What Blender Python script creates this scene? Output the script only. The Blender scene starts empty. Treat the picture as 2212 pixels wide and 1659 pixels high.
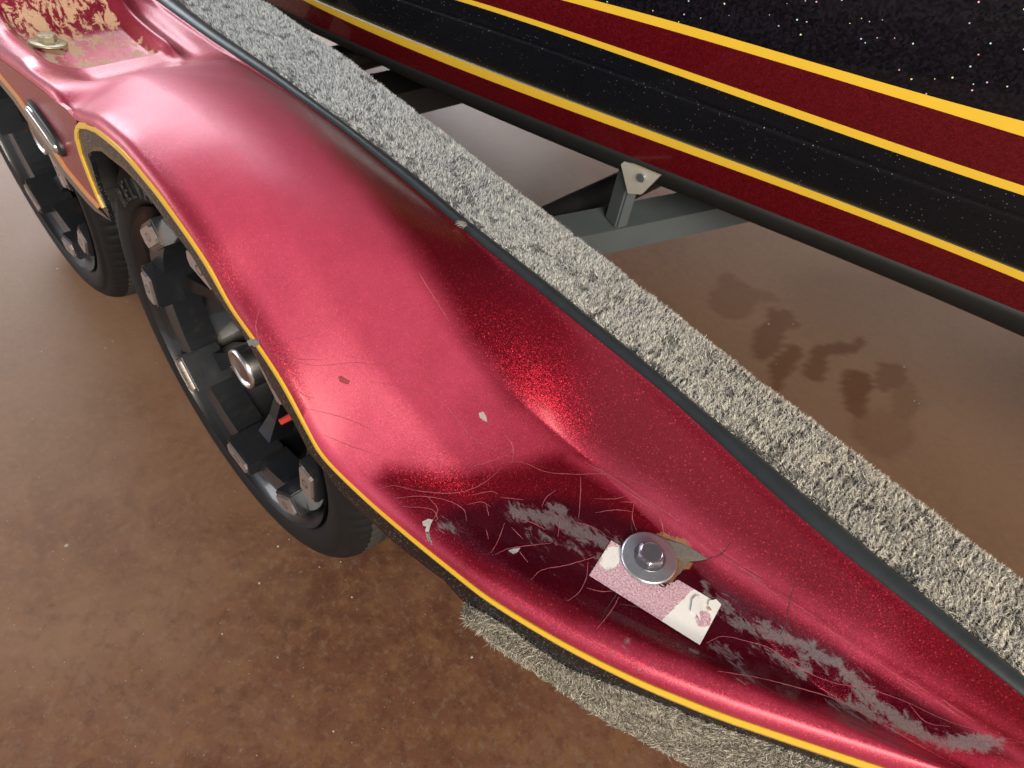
import bpy, bmesh, math, random
import numpy as np
from mathutils import Vector, Matrix
from mathutils.geometry import tessellate_polygon
random.seed(3); rng = np.random.default_rng(3)
sc = bpy.context.scene
COL = sc.collection

# ------------------------------------------------------------------ camera
W, H = 2212.0, 1659.0          # the photograph was measured on a 2212 x 1659 view of it
CP = np.array([0.7483694, -0.27727928, 1.20143562])
RA, RB, RC = 0.72198808, -0.13664395, 0.81727954
FF = 0.71647076 * W
def _rot(a, b, c):
    Rx = np.array([[1,0,0],[0,math.cos(a),-math.sin(a)],[0,math.sin(a),math.cos(a)]])
    Ry = np.array([[math.cos(b),0,math.sin(b)],[0,1,0],[-math.sin(b),0,math.cos(b)]])
    Rz = np.array([[math.cos(c),-math.sin(c),0],[math.sin(c),math.cos(c),0],[0,0,1]])
    return Rz @ Ry @ Rx
RM = _rot(RA, RB, RC)
cam = bpy.data.cameras.new('camera'); cam.sensor_width = 36; cam.lens = 36 * FF / W
cam.clip_start = .02; cam.clip_end = 60
cam.dof.use_dof = True; cam.dof.focus_distance = .86; cam.dof.aperture_fstop = 9.0
co = bpy.data.objects.new('camera', cam); COL.objects.link(co)
M4 = Matrix([[*RM[0], CP[0]], [*RM[1], CP[1]], [*RM[2], CP[2]], [0,0,0,1]])
co.matrix_world = M4; sc.camera = co

# ------------------------------------------------------------------ world, lamps, exposure
w = bpy.data.worlds.new('World'); sc.world = w; w.use_nodes = True
# open-sided shed: dull light from the sides, a dark roof overhead
_t = w.node_tree; _bg = _t.nodes['Background']; _c = _t.nodes.new('ShaderNodeTexCoord'); _s = _t.nodes.new('ShaderNodeSeparateXYZ'); _r = _t.nodes.new('ShaderNodeValToRGB')
_t.links.new(_c.outputs['Generated'], _s.inputs[0]); _t.links.new(_s.outputs['Z'], _r.inputs['Fac']); _t.links.new(_r.outputs['Color'], _bg.inputs['Color'])
_e = _r.color_ramp.elements; _e[0].position = .15; _e[0].color = (.90, .92, 1.0, 1); _e[1].position = .78; _e[1].color = (.13, .125, .13, 1)
_r.color_ramp.interpolation = 'EASE'
_bg.inputs[1].default_value = .58
def area(name, loc, tgt, sx, sy, power, col):
    l = bpy.data.lights.new(name, 'AREA'); l.shape = 'RECTANGLE'; l.size = sx; l.size_y = sy
    l.energy = power; l.color = col
    o = bpy.data.objects.new(name, l); COL.objects.link(o); o.location = loc
    d = Vector(tgt) - Vector(loc); o.rotation_euler = d.to_track_quat('-Z', 'Y').to_euler()
    return o
area('daylight_door_rear', (-4.95, 1.1, 3.0), (0, .1, .6), 2.2, 3.0, 140, (.86, .93, 1.0))
area('daylight_door_rear', (-4.05, 3.5, 3.0), (0, .1, .6), 2.2, 3.0, 140, (.86, .93, 1.0))
area('daylight_door_side', (-4.2, -3.6, 1.3), (-.2, .0, .4), 3.2, 2.0, 90, (.95, .96, 1.0))
area('daylight_front', (3.4, -1.4, 2.8), (.7, .2, .5), 2.2, 1.6, 150, (1.0, .90, .74))
sc.view_settings.view_transform = 'Standard'; sc.view_settings.look = 'None'
sc.view_settings.exposure = 0.45; sc.view_settings.gamma = 1

# ------------------------------------------------------------------ measuring helpers
def ray(u, v):
    d = RM @ np.array([(u - W/2) / FF, -(v - H/2) / FF, -1.0]); return d
def un(u, v, ax, val):
    d = ray(u, v); k = 'xyz'.index(ax); return CP + d * ((val - CP[k]) / d[k])
def pjv(P):
    q = (np.asarray(P) - CP) @ RM
    return W/2 + FF*q[...,0]/-q[...,2], H/2 - FF*q[...,1]/-q[...,2]
def sstep(a, b, x):
    t = np.clip((x - a) / (b - a), 0, 1); return t*t*(3 - 2*t)
def smooth_table(pts, x0=-1.3, x1=1.3, dx=.002, sig=.012):
    pts = sorted(pts); xs = np.arange(x0, x1, dx)
    px = np.array([p[0] for p in pts]); py = np.array([p[1] for p in pts])
    k = int(4*sig/dx); xe = np.arange(x0 - k*dx, x1 + (k+.5)*dx, dx)
    ye = np.interp(xe, px, py)
    lo = xe < px[0]; hi = xe > px[-1]
    ye[lo] = py[0] + (xe[lo]-px[0]) * (py[1]-py[0])/(px[1]-px[0])
    ye[hi] = py[-1] + (xe[hi]-px[-1]) * (py[-1]-py[-2])/(px[-1]-px[-2])
    g = np.exp(-.5*(np.arange(-k, k+1)*dx/sig)**2); g /= g.sum()
    ys = np.convolve(ye, g, 'valid')[:len(xs)]
    return xs[:len(ys)], ys
def spline(pts, n=12):
    P = np.array(pts, float); P = np.vstack([2*P[0]-P[1], P, 2*P[-1]-P[-2]]); out = []
    for i in range(1, len(P)-2):
        for k in range(n):
            t = k/n
            out.append(.5*((2*P[i]) + (-P[i-1]+P[i+1])*t + (2*P[i-1]-5*P[i]+4*P[i+1]-P[i+2])*t*t + (-P[i-1]+3*P[i]-3*P[i+1]+P[i+2])*t**3))
    out.append(P[-2]); return np.array(out)
# lattice value noise
def _h(i, j, s):
    n = (i.astype(np.int64)*374761393 + j.astype(np.int64)*668265263 + s*1442695041) & 0x7fffffff
    n = ((n ^ (n >> 13)) * 1274126177) & 0x7fffffff
    n = n ^ (n >> 16); return (n & 0xffff) / 65535.0
def vnoise(x, y, s=0):
    i = np.floor(x); j = np.floor(y); fx = x-i; fy = y-j
    fx = fx*fx*(3-2*fx); fy = fy*fy*(3-2*fy)
    a = _h(i, j, s); b = _h(i+1, j, s); c = _h(i, j+1, s); d = _h(i+1, j+1, s)
    return (a*(1-fx)+b*fx)*(1-fy) + (c*(1-fx)+d*fx)*fy
def fbm(x, y, s=0, o=4):
    r = 0; a = .5
    for k in range(o): r = r + a*vnoise(x*2**k, y*2**k, s+k*7); a *= .5
    return r

# ------------------------------------------------------------------ mesh helpers
def mesh_obj(name, V, F, mat, parent=None, smooth=True, mats=None, midx=None):
    me = bpy.data.meshes.new(name); me.from_pydata([tuple(map(float, v)) for v in V], [], F)
    if mats:
        for m in mats: me.materials.append(m)
    elif mat: me.materials.append(mat)
    if midx is not None: me.polygons.foreach_set('material_index', midx)
    me.polygons.foreach_set('use_smooth', [smooth]*len(me.polygons)); me.update()
    o = bpy.data.objects.new(name, me); COL.objects.link(o)
    if parent: o.parent = parent
    return o
def bm_obj(name, bm, mat, parent=None, smooth=False, bevel=0, seg=2):
    if bevel:
        bmesh.ops.bevel(bm, geom=[e for e in bm.edges if e.calc_face_angle(0) > .5], offset=bevel, segments=seg, affect='EDGES', clamp_overlap=True)
    bmesh.ops.recalc_face_normals(bm, faces=bm.faces)
    me = bpy.data.meshes.new(name); bm.to_mesh(me); bm.free()
    if mat: me.materials.append(mat)
    me.polygons.foreach_set('use_smooth', [smooth]*len(me.polygons))
    o = bpy.data.objects.new(name, me); COL.objects.link(o)
    if parent: o.parent = parent
    return o
def add_box(bm, c, s, rot=None):
    m = Matrix.Translation(c) @ (rot.to_4x4() if rot else Matrix()) @ Matrix.Diagonal((*s, 1))
    return bmesh.ops.create_cube(bm, size=1, matrix=m)
def grid_faces(nu, nv, wrap=False):
    F = []
    for i in range(nu - (0 if wrap else 1)):
        i2 = (i+1) % nu
        for j in range(nv-1): F.append((i*nv+j, i2*nv+j, i2*nv+j+1, i*nv+j+1))
    return F
def lathe(name, prof, mat, parent, n=128, cx=0, cz=.335, closed=False, rfun=None, smooth=True):
    V = []; P = prof + ([prof[0]] if closed else [])
    for i in range(n):
        a = 2*math.pi*i/n
        for k, (r, y) in enumerate(P):
            rr = r + (rfun(a, r, y) if rfun else 0)
            V.append((cx+rr*math.cos(a), y, cz+rr*math.sin(a)))
    return mesh_obj(name, V, grid_faces(n, len(P), True), mat, parent, smooth)
def tag(o, label=None, cat=None, kind=None, group=None):
    if label: o['label'] = label
    if cat: o['category'] = cat
    if kind: o['kind'] = kind
    if group: o['group'] = group
    return o

# ------------------------------------------------------------------ materials
class NT:
    def __init__(s, name):
        s.m = bpy.data.materials.new(name); s.m.use_nodes = True; s.t = s.m.node_tree; s.N = s.t.nodes
        s.b = s.N['Principled BSDF']; s.tc = s.N.new('ShaderNodeTexCoord')
    def n(s, typ, **kw):
        o = s.N.new('ShaderNode'+typ)
        for k, v in kw.items(): setattr(o, k, v)
        return o
    def l(s, a, b): s.t.links.new(a, b)
    def set(s, sock, v):
        if hasattr(v, 'is_output') or isinstance(v, bpy.types.NodeSocket): s.l(v, sock)
        else: sock.default_value = v
    def noise(s, scale, detail=4, rough=.5, vec=None, dist=0):
        o = s.n('TexNoise'); o.inputs['Scale'].default_value = scale; o.inputs['Detail'].default_value = detail
        o.inputs['Roughness'].default_value = rough; o.inputs['Distortion'].default_value = dist
        s.l(vec or s.tc.outputs['Object'], o.inputs['Vector']); return o.outputs['Fac']
    def vor(s, scale, feature='F1', vec=None):
        o = s.n('TexVoronoi', feature=feature); o.inputs['Scale'].default_value = scale
        s.l(vec or s.tc.outputs['Object'], o.inputs['Vector']); return o
    def ramp(s, fac, stops):
        o = s.n('ValToRGB'); s.l(fac, o.inputs['Fac']); e = o.color_ramp.elements
        while len(e) < len(stops): e.new(.5)
        for k, (p, c) in enumerate(stops):
            e[k].position = p; e[k].color = (*c, 1) if isinstance(c, tuple) else (c, c, c, 1)
        return o.outputs['Color']
    def math(s, op, a, b=0.0, c=0.0, clamp=False):
        o = s.n('Math', operation=op, use_clamp=clamp); s.set(o.inputs[0], a); s.set(o.inputs[1], b); s.set(o.inputs[2], c); return o.outputs[0]
    def mix(s, f, a, b, blend='MIX'):
        o = s.n('Mix', data_type='RGBA', blend_type=blend)
        s.set(o.inputs[0], f)
        for i, v in ((6, a), (7, b)):
            s.set(o.inputs[i], (*v, 1) if isinstance(v, tuple) and len(v) == 3 else v)
        return o.outputs[2]
    def mixf(s, f, a, b):
        o = s.n('Mix', data_type='FLOAT'); s.set(o.inputs[0], f); s.set(o.inputs[2], a); s.set(o.inputs[3], b); return o.outputs[0]
    def attr(s, name, out='Fac'):
        o = s.n('Attribute'); o.attribute_name = name; return o.outputs[out]
    def bump(s, h, strength=.3, dist=.001, normal=None):
        o = s.n('Bump'); o.inputs['Strength'].default_value = strength; o.inputs['Distance'].default_value = dist
        s.l(h, o.inputs['Height'])
        if normal: s.l(normal, o.inputs['Normal'])
        return o.outputs['Normal']
    def flake_normal(s, scale, amt):
        v = s.vor(scale); sub = s.n('VectorMath', operation='SUBTRACT'); s.l(v.outputs['Color'], sub.inputs[0]); sub.inputs[1].default_value = (.5, .5, .5)
        sc_ = s.n('VectorMath', operation='SCALE'); s.l(sub.outputs[0], sc_.inputs[0]); s.set(sc_.inputs['Scale'], amt)
        g = s.n('NewGeometry'); ad = s.n('VectorMath', operation='ADD'); s.l(g.outputs['Normal'], ad.inputs[0]); s.l(sc_.outputs[0], ad.inputs[1])
        no = s.n('VectorMath', operation='NORMALIZE'); s.l(ad.outputs[0], no.inputs[0]); return no.outputs[0], v
    def P(s, **kw):
        nm = dict(color='Base Color', metal='Metallic', rough='Roughness', coat='Coat Weight', crough='Coat Roughness', normal='Normal',
                  spec='Specular IOR Level', sheen='Sheen Weight', trans='Transmission Weight', ior='IOR', cnormal='Coat Normal', cior='Coat IOR')
        for k, v in kw.items(): s.set(s.b.inputs[nm[k]], (*v, 1) if isinstance(v, tuple) and len(v) == 3 else v)
        return s.m
def simple(name, col, rough=.5, metal=0, coat=0, var=.15, nscale=40, bump=0, spec=.5, crough=.05):
    t = NT(name); n = t.noise(nscale, 5, .6)
    c = t.mix(n, tuple(x*(1-var) for x in col), tuple(min(1, x*(1+var)) for x in col))
    t.P(color=c, metal=float(metal), rough=t.mixf(n, rough*.85, min(1, rough*1.15)), coat=float(coat), crough=crough, spec=spec)
    if bump: t.P(normal=t.bump(t.noise(nscale*4, 4), bump, .001))
    return t.m

def paint_material(name):
    t = NT(name)
    hazeA = t.attr('haze'); scuffA = t.attr('scuff'); dark_reflA = t.attr('deep'); padA = t.attr('padwear'); rustA = t.attr('rust')
    fn, v = t.flake_normal(1500, t.mixf(hazeA, .45, .22))
    fn2, v2 = t.flake_normal(850, .8)
    sep = t.n('SeparateColor'); t.l(v.outputs['Color'], sep.inputs[0])
    sep2 = t.n('SeparateColor'); t.l(v2.outputs['Color'], sep2.inputs[0])
    base = t.mix(sep.outputs[0], (.16, .0015, .011), (.40, .006, .028))
    spark = t.math('GREATER_THAN', sep2.outputs[1], .965)
    base = t.mix(spark, base, (.62, .05, .045))
    big = t.noise(7, 4, .6)
    base = t.mix(t.math('MULTIPLY', big, .25), base, (.16, .003, .02))
    base = t.mix(t.math('MULTIPLY', dark_reflA, .78), base, t.mix(t.noise(30, 5), (.050, .001, .010), (.095, .002, .018)))  # dark roof reflection painted into the colour of the pit floor
    # dusty oxidised clear coat with its pale sheen painted into the colour
    dust_sheen = t.math('MULTIPLY', hazeA, t.mixf(t.noise(70, 7, .7), .40, .68))
    base = t.mix(dust_sheen, base, (.80, .095, .20))
    rough = t.mixf(hazeA, .40, .56)
    # scuffed islands where the clear coat has gone dull
    vm = t.n('Mapping'); vm.inputs['Scale'].default_value = (1, 2.4, 1); vm.inputs['Rotation'].default_value = (0, 0, .25); t.l(t.tc.outputs['Object'], vm.inputs['Vector'])
    sn = t.noise(64, 12, .74, vm.outputs[0], .6)
    sm = t.ramp(t.math('ADD', scuffA, t.math('MULTIPLY', t.math('SUBTRACT', sn, .5), 2.3)), [(.46, 0.0), (.66, 1.0)])
    streak = t.noise(420, 4, .7, vm.outputs[0])
    scol = t.mix(streak, (.06, .045, .05), (.23, .215, .22))
    base = t.mix(t.math('MULTIPLY', sm, t.mixf(t.noise(260, 6, .75, vm.outputs[0]), .6, 1.0)), base, scol)
    # primer showing through on the step pad
    pm_ = t.n('Mapping'); pm_.inputs['Scale'].default_value = (1, 1.8, 1); t.l(t.tc.outputs['Object'], pm_.inputs['Vector'])
    pn = t.noise(34, 10, .72, pm_.outputs[0], .8)
    pm = t.ramp(t.math('ADD', padA, t.math('MULTIPLY', t.math('SUBTRACT', pn, .5), 2.4)), [(.50, 0.0), (.54, 1.0)])
    pcol = t.mix(t.noise(160, 5, .7), (.62, .34, .20), (.72, .52, .38))
    base = t.mix(pm, base, pcol)
    # rust round the washer hole
    rm = t.ramp(t.math('ADD', rustA, t.math('MULTIPLY', t.math('SUBTRACT', t.noise(150, 6, .7), .5), .9)), [(.46, 0.0), (.62, 1.0)])
    base = t.mix(rm, base, t.mix(t.noise(300, 5, .7), (.16, .055, .02), (.36, .19, .10)))
    mat_dull = t.math('MAXIMUM', t.math('MAXIMUM', t.math('MULTIPLY', sm, .8), pm), rm)
    metal = t.math('MULTIPLY', t.mixf(hazeA, .80, .25), t.math('SUBTRACT', 1.0, mat_dull))
    t.P(color=base, metal=metal, rough=t.mixf(mat_dull, rough, .72), normal=fn,
        coat=t.math('MULTIPLY', t.mixf(hazeA, 1.0, .62), t.math('SUBTRACT', 1.0, t.math('MULTIPLY', mat_dull, .93))),
        crough=t.mixf(dark_reflA, t.mixf(hazeA, .20, .42), .05), spec=.4, cior=t.mixf(hazeA, 1.32, 1.42))
    g = t.n('NewGeometry')
    t.P(cnormal=t.bump(t.noise(60, 3), .02, .0006))
    return t.m
M = {}
M['paint'] = paint_material('red_metal_flake_paint')
t = NT('black_flake_gelcoat'); fn, v = t.flake_normal(900, .5); s3 = t.n('SeparateColor'); t.l(v.outputs['Color'], s3.inputs[0])
sp = t.math('GREATER_THAN', s3.outputs[1], .965)
M['blackflake'] = t.P(color=t.mix(sp, (.008, .008, .011), (.40, .40, .45)), metal=t.math('MULTIPLY', sp, .8), rough=.45, spec=.2, coat=.8, crough=.10, normal=fn, cior=1.3)
t = NT('hull_black_flake'); fn, v = t.flake_normal(800, .4); s3 = t.n('SeparateColor'); t.l(v.outputs['Color'], s3.inputs[0])
sp = t.math('GREATER_THAN', s3.outputs[1], .9955)
M['hullblack'] = t.P(color=t.mix(sp, (.005, .006, .009), (.42, .40, .42)), metal=t.math('MULTIPLY', sp, .8), rough=.5, spec=.15, coat=1.0, crough=.02, cior=1.28, normal=fn)
t = NT('hull_glitter'); fn, v = t.flake_normal(300, .35); s3 = t.n('SeparateColor'); t.l(v.outputs['Color'], s3.inputs[0])
dd = t.math('LESS_THAN', v.outputs['Distance'], .33)
sp = t.math('MULTIPLY', t.math('GREATER_THAN', s3.outputs[1], .982), dd)
hs = t.n('HueSaturation'); hs.inputs['Color'].default_value = (1, .35, .2, 1); t.l(s3.outputs[0], hs.inputs['Hue']); hs.inputs['Saturation'].default_value = .55
fnn = t.mix(s3.outputs[2], (.003, .003, .005), (.009, .008, .013))
M['glitter'] = t.P(color=t.mix(sp, fnn, hs.outputs[0]), metal=0.0, rough=.35, spec=.2, normal=fn, coat=1.0, crough=.03, cior=1.3)
t.l(t.mix(sp, (0, 0, 0), (0, 0, 0)), t.b.inputs['Emission Color'])
t = NT('hull_red'); fn, v = t.flake_normal(500, .4)
M['hullred'] = t.P(color=t.mix(v.outputs['Distance'], (.20, .0015, .009), (.12, .001, .006)), metal=.45, rough=.45, normal=fn, coat=1.0, crough=.02, cior=1.3)
M['yellow'] = simple('yellow_pinstripe', (.95, .60, .05), .3, coat=.6, var=.05)
M['orange'] = simple('orange_pinstripe', (.78, .32, .10), .3, coat=.6, var=.05)
M['blackgloss'] = simple('black_gelcoat', (.022, .021, .024), .28, coat=1, crough=.08)
M['rimblack'] = simple('gloss_black_rim', (.008, .008, .010), .34, coat=.5, nscale=25, crough=.06)
t = NT('block_metal'); n = t.noise(30, 8, .7); 
M['block'] = t.P(color=t.mix(t.ramp(n, [(.58, 0.0), (.72, 1.0)]), (.045, .05, .06), (.12, .07, .045)), metal=.6, rough=t.mixf(n, .18, .42), coat=.6, crough=.15)
M['plate'] = simple('machined_plate', (.50, .44, .42), .38, metal=.75, var=.1, nscale=200)
M['rubber'] = simple('tyre_rubber', (.013, .0125, .013), .62, var=.3, nscale=60, bump=.25, spec=.25)
M['tread'] = simple('worn_dusty_tread', (.055, .052, .048), .75, var=.4, nscale=30, bump=.3, spec=.2)
M['letter'] = simple('tyre_lettering', (.045, .044, .045), .5)
M['trim'] = simple('grey_black_rubber_trim', (.026, .031, .036), .36, nscale=30, var=.35, bump=.15)
M['chrome'] = simple('chrome', (.78, .77, .75), .26, metal=1, var=.06)
M['zinc'] = simple('zinc_plated_washer', (.52, .54, .60), .34, metal=.85, var=.16, nscale=110, bump=.12)
M['bolt'] = simple('zinc_bolt_head', (.42, .40, .44), .22, metal=.9, var=.15, nscale=90)
M['yzinc'] = simple('yellowed_zinc', (.50, .47, .34), .4, metal=.5, var=.2, nscale=90)
M['frame'] = simple('black_frame_steel', (.018, .019, .021), .42, var=.2)
M['beam'] = simple('grey_primed_beam', (.11, .13, .14), .5, var=.15, nscale=20)
M['bracket'] = simple('galvanised_bracket', (.62, .60, .52), .5, metal=.2, var=.1)
M['brown'] = simple('brown_cap', (.10, .055, .04), .35, coat=.5)
M['redcap'] = simple('red_valve_cap', (.7, .06, .05), .4)
M['white'] = simple('white_tape', (.75, .75, .74), .7)
M['resin'] = simple('frayed_glass_fibre', (.22, .22, .22), .7, var=.5, nscale=300)
M['lens'] = simple('chrome_light_lens', (.55, .54, .52), .16, metal=.8, var=.3, nscale=120)
t = NT('scratch_line'); M['crack'] = t.P(color=t.mix(t.noise(60, 3), (.32, .03, .05), (.50, .16, .19)), rough=.7)
t = NT('dark_crack'); M['darkcrack'] = t.P(color=(.05, .012, .012), rough=.8)
M['redchip'] = simple('bare_dark_red', (.22, .004, .010), .3)
M['cracklight'] = simple('pale_chip', (.42, .38, .38), .7, var=.4, nscale=200)
# tape label : whiteness painted per vertex, speckled pink between
t = NT('peeling_label'); pa = t.attr('paper'); sp1 = t.noise(500, 6, .75)
pk = t.mix(t.ramp(sp1, [(.38, 0.0), (.62, 1.0)]), (.40, .13, .20), (.72, .60, .66))
pmk = t.ramp(t.math('ADD', pa, t.math('MULTIPLY', t.math('SUBTRACT', t.noise(120, 8, .7), .5), .8)), [(.47, 0.0), (.52, 1.0)])
brn = t.ramp(t.math('ADD', t.attr('brown'), t.math('MULTIPLY', t.math('SUBTRACT', t.noise(170, 6, .7), .5), 1.3)), [(.5, 0.0), (.7, 1.0)])
cc = t.mix(pmk, pk, t.mix(t.noise(260, 5), (.72, .72, .70), (.84, .84, .82)))
M['label'] = t.P(color=t.mix(brn, cc, (.36, .24, .13)), rough=.6, spec=.3, normal=t.bump(pmk, .5, .0006))
# carpets
t = NT('carpet_fibre'); M['fibre'] = t.P(color=t.attr('fcol', 'Color'), rough=.85, spec=.15)
M['carpetbase'] = simple('carpet_backing', (.10, .11, .13), .95, var=.3, nscale=80)
# floor
t = NT('stained_concrete')
n1 = t.noise(2.2, 8, .62, dist=.6); n2 = t.noise(21, 8, .72); n3 = t.noise(70, 8, .75); n4 = t.noise(.9, 3, .5)
c = t.ramp(n1, [(.30, (.092, .036, .020)), (.50, (.155, .068, .040)), (.70, (.225, .125, .080))])
c = t.mix(t.ramp(n2, [(.48, 0.0), (.60, .70)]), c, (.20, .098, .045))
c = t.mix(t.ramp(n3, [(.52, 0.0), (.62, .50)]), c, (.22, .15, .11))
c = t.mix(t.ramp(t.noise(38, 8, .75), [(.50, 0.0), (.62, .48)]), c, (.075, .027, .017))
pale = t.attr('pale')
c = t.mix(t.math('MULTIPLY', pale, t.mixf(n3, .55, .95)), c, (.30, .18, .112))
c = t.mix(t.math('MULTIPLY', t.attr('stain'), .8), c, (.12, .042, .014))
vs = t.vor(38); s4 = t.n('SeparateColor'); t.l(vs.outputs['Color'], s4.inputs[0])
spk = t.math('MULTIPLY', t.math('GREATER_THAN', s4.outputs[0], .965), t.math('LESS_THAN', vs.outputs['Distance'], t.math('MULTIPLY', s4.outputs[1], .12)))
c = t.mix(spk, c, (.45, .38, .32))
M['floor'] = t.P(color=c, rough=t.mixf(n2, .40, .54), spec=.32, coat=.0, crough=.30, normal=t.bump(t.noise(120, 6, .7), .22, .002))

# ------------------------------------------------------------------ floor
def axis_coords(a, b, d, far):
    c = list(np.arange(a, b, d)); s = d; p = a; q = c[-1]; L = []; R_ = []
    while p > -far: s *= 1.5; p -= s; L.append(p)
    s = d
    while q < far: s *= 1.5; q += s; R_.append(q)
    return np.array(L[::-1] + c + R_)
fx = axis_coords(-2.6, 2.6, .013, 14); fy = axis_coords(-1.4, 3.0, .013, 14)
X, Y = np.meshgrid(fx, fy, indexing='ij'); FV = np.stack([X.ravel(), Y.ravel(), np.zeros(X.size)], 1)
fl = mesh_obj('floor', FV, grid_faces(len(fx), len(fy)), M['floor']); tag(fl, kind='structure')
U_, V_ = pjv(FV); front = ((FV - CP) @ RM)[:, 2] < -.05
stain = np.zeros(len(FV))
nz = fbm(FV[:,0]*16, FV[:,1]*16, 5); nz2 = fbm(FV[:,0]*16+40, FV[:,1]*16, 9)
Uw = U_ + (nz-.47)*45; Vw = V_ + (nz2-.47)*45
for (cx, cy, rx, ry, an, s) in [(1660,720,32,55,.5,.8),(1700,690,20,18,.2,.7),(1690,790,26,48,.3,.9),(1760,790,26,34,.6,.9),(1800,750,55,16,-.2,.9),
        (1850,830,34,38,.2,1.),(1850,870,26,30,-.4,.9),(1925,820,36,30,0,.7),(1960,870,34,40,.4,.45),(1900,930,70,50,.5,.35),(1580,640,50,40,.6,.5),(1640,640,40,18,.1,.4)]:
    dx = Uw-cx; dy = Vw-cy; a = dx*math.cos(an)+dy*math.sin(an); b = -dx*math.sin(an)+dy*math.cos(an)
    stain = np.maximum(stain, s*sstep(1.12, .90, np.sqrt((a/rx)**2+(b/ry)**2)))
stain[~front] = 0
pale = .85*sstep(.55, 1.0, FV[:,1] + .25*(nz-.5)) * (1 - .75*sstep(.3, -.6, FV[:,0]))
pale = np.maximum(pale, 1.0*sstep(.6,1.2,FV[:,0]+.2*(nz-.5))*sstep(.4,.6,FV[:,1]))  # brightly lit floor at the right painted as paler concrete
pale = np.maximum(pale, 1.0*sstep(.42, -.65, FV[:,0]+.6*(nz-.5)))  # floor brightening towards the rear opening, painted as paler concrete
for nm, arr in (('stain', stain), ('pale', pale)):
    at = fl.data.attributes.new(nm, 'FLOAT', 'POINT'); at.data.foreach_set('value', arr.astype(np.float32))

# ------------------------------------------------------------------ boat trailer (one thing)
trailer = bpy.data.objects.new('boat_trailer', None); COL.objects.link(trailer)
tag(trailer, 'boat trailer with worn red metal flake fender, grey carpeted rail and two black wheels', 'boat trailer')

# --- fender plan and height
ZI = .63
edge_px = [(0,126,'y',-.045),(80,187,'y',-.045),(145,236,'y',-.045),(172,264,'y',-.045),(201,271,'y',-.045),(216,282,'y',-.045),(266,325,'y',-.045),(317,385,'y',-.045),(360,441,'y',-.045),
           (439,556,'y',-.045),(498,659,'y',-.045),(554,740,'y',-.045),(610,827,'y',-.045),(668,934,'y',-.045),(700,986,'y',-.043),
           (772,1058,'z',.520),(861,1136,'z',.520),(972,1226,'z',.522),(1066,1296,'z',.524),(1213,1384,'z',.526),(1359,1458,'z',.53),(1469,1505,'z',.53),
           (1587,1550,'z',.53),(1806,1624,'z',.53),(1975,1680,'z',.53),(2120,1722,'z',.53)]
EP = np.array([un(*e) for e in edge_px]); 
xt, yo_t = smooth_table([(p[0], p[1]) for p in EP], sig=.012)
_, zo_t = smooth_table([(p[0], p[2]) for p in EP], sig=.012)
xi = [un(u, v, 'z', ZI) for u, v in [(330,-3),(343,8),(458,91),(566,161),(727,274),(918,430),(982,484),(1158,628),(1296,741),(1380,808),(1462,876),(1669,1070),(1793,1178),(1952,1300),(2065,1393),(2212,1511)]]
_, yi_t = smooth_table([(p[0], p[1]) for p in xi], sig=.03)
_, hm_t = smooth_table([(-1.3,.605),(-1.0,.65),(-.85,.70),(-.70,.71),(-.62,.695),(-.585,.668),(-.55,.634),(-.52,.612),(-.45,.612),(-.36,.62),(-.29,.655),(-.2,.700),(-.08,.718),(.02,.722),(.1,.710),(.18,.680),(.26,.636),(.33,.597),(.39,.570),(.43,.554),(.475,.536),(.54,.525),(.7,.525),(.86,.520),(1.0,.53),(1.2,.53)], sig=.02)
tp = [un(u, v, 'z', ZI) for u, v in [(383,0),(450,54),(590,150),(721,250),(918,395),(989,463),(1186,613),(1296,706),(1401,787),(1449,832),(1648,990),(1876,1186),(2083,1360),(2212,1462)]]
_, to_t = smooth_table([(p[0], p[1]) for p in tp], sig=.03)
tw = lambda x: np.clip(np.interp(x, xt, to_t) - np.interp(x, xt, yi_t), .010, .035)     # width of the rubber trim
yo = lambda x: np.interp(x, xt, yo_t)
zo = lambda x: np.interp(x, xt, zo_t)
yi = lambda x: np.interp(x, xt, yi_t)
hm = lambda x: np.interp(x, xt, hm_t)
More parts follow.
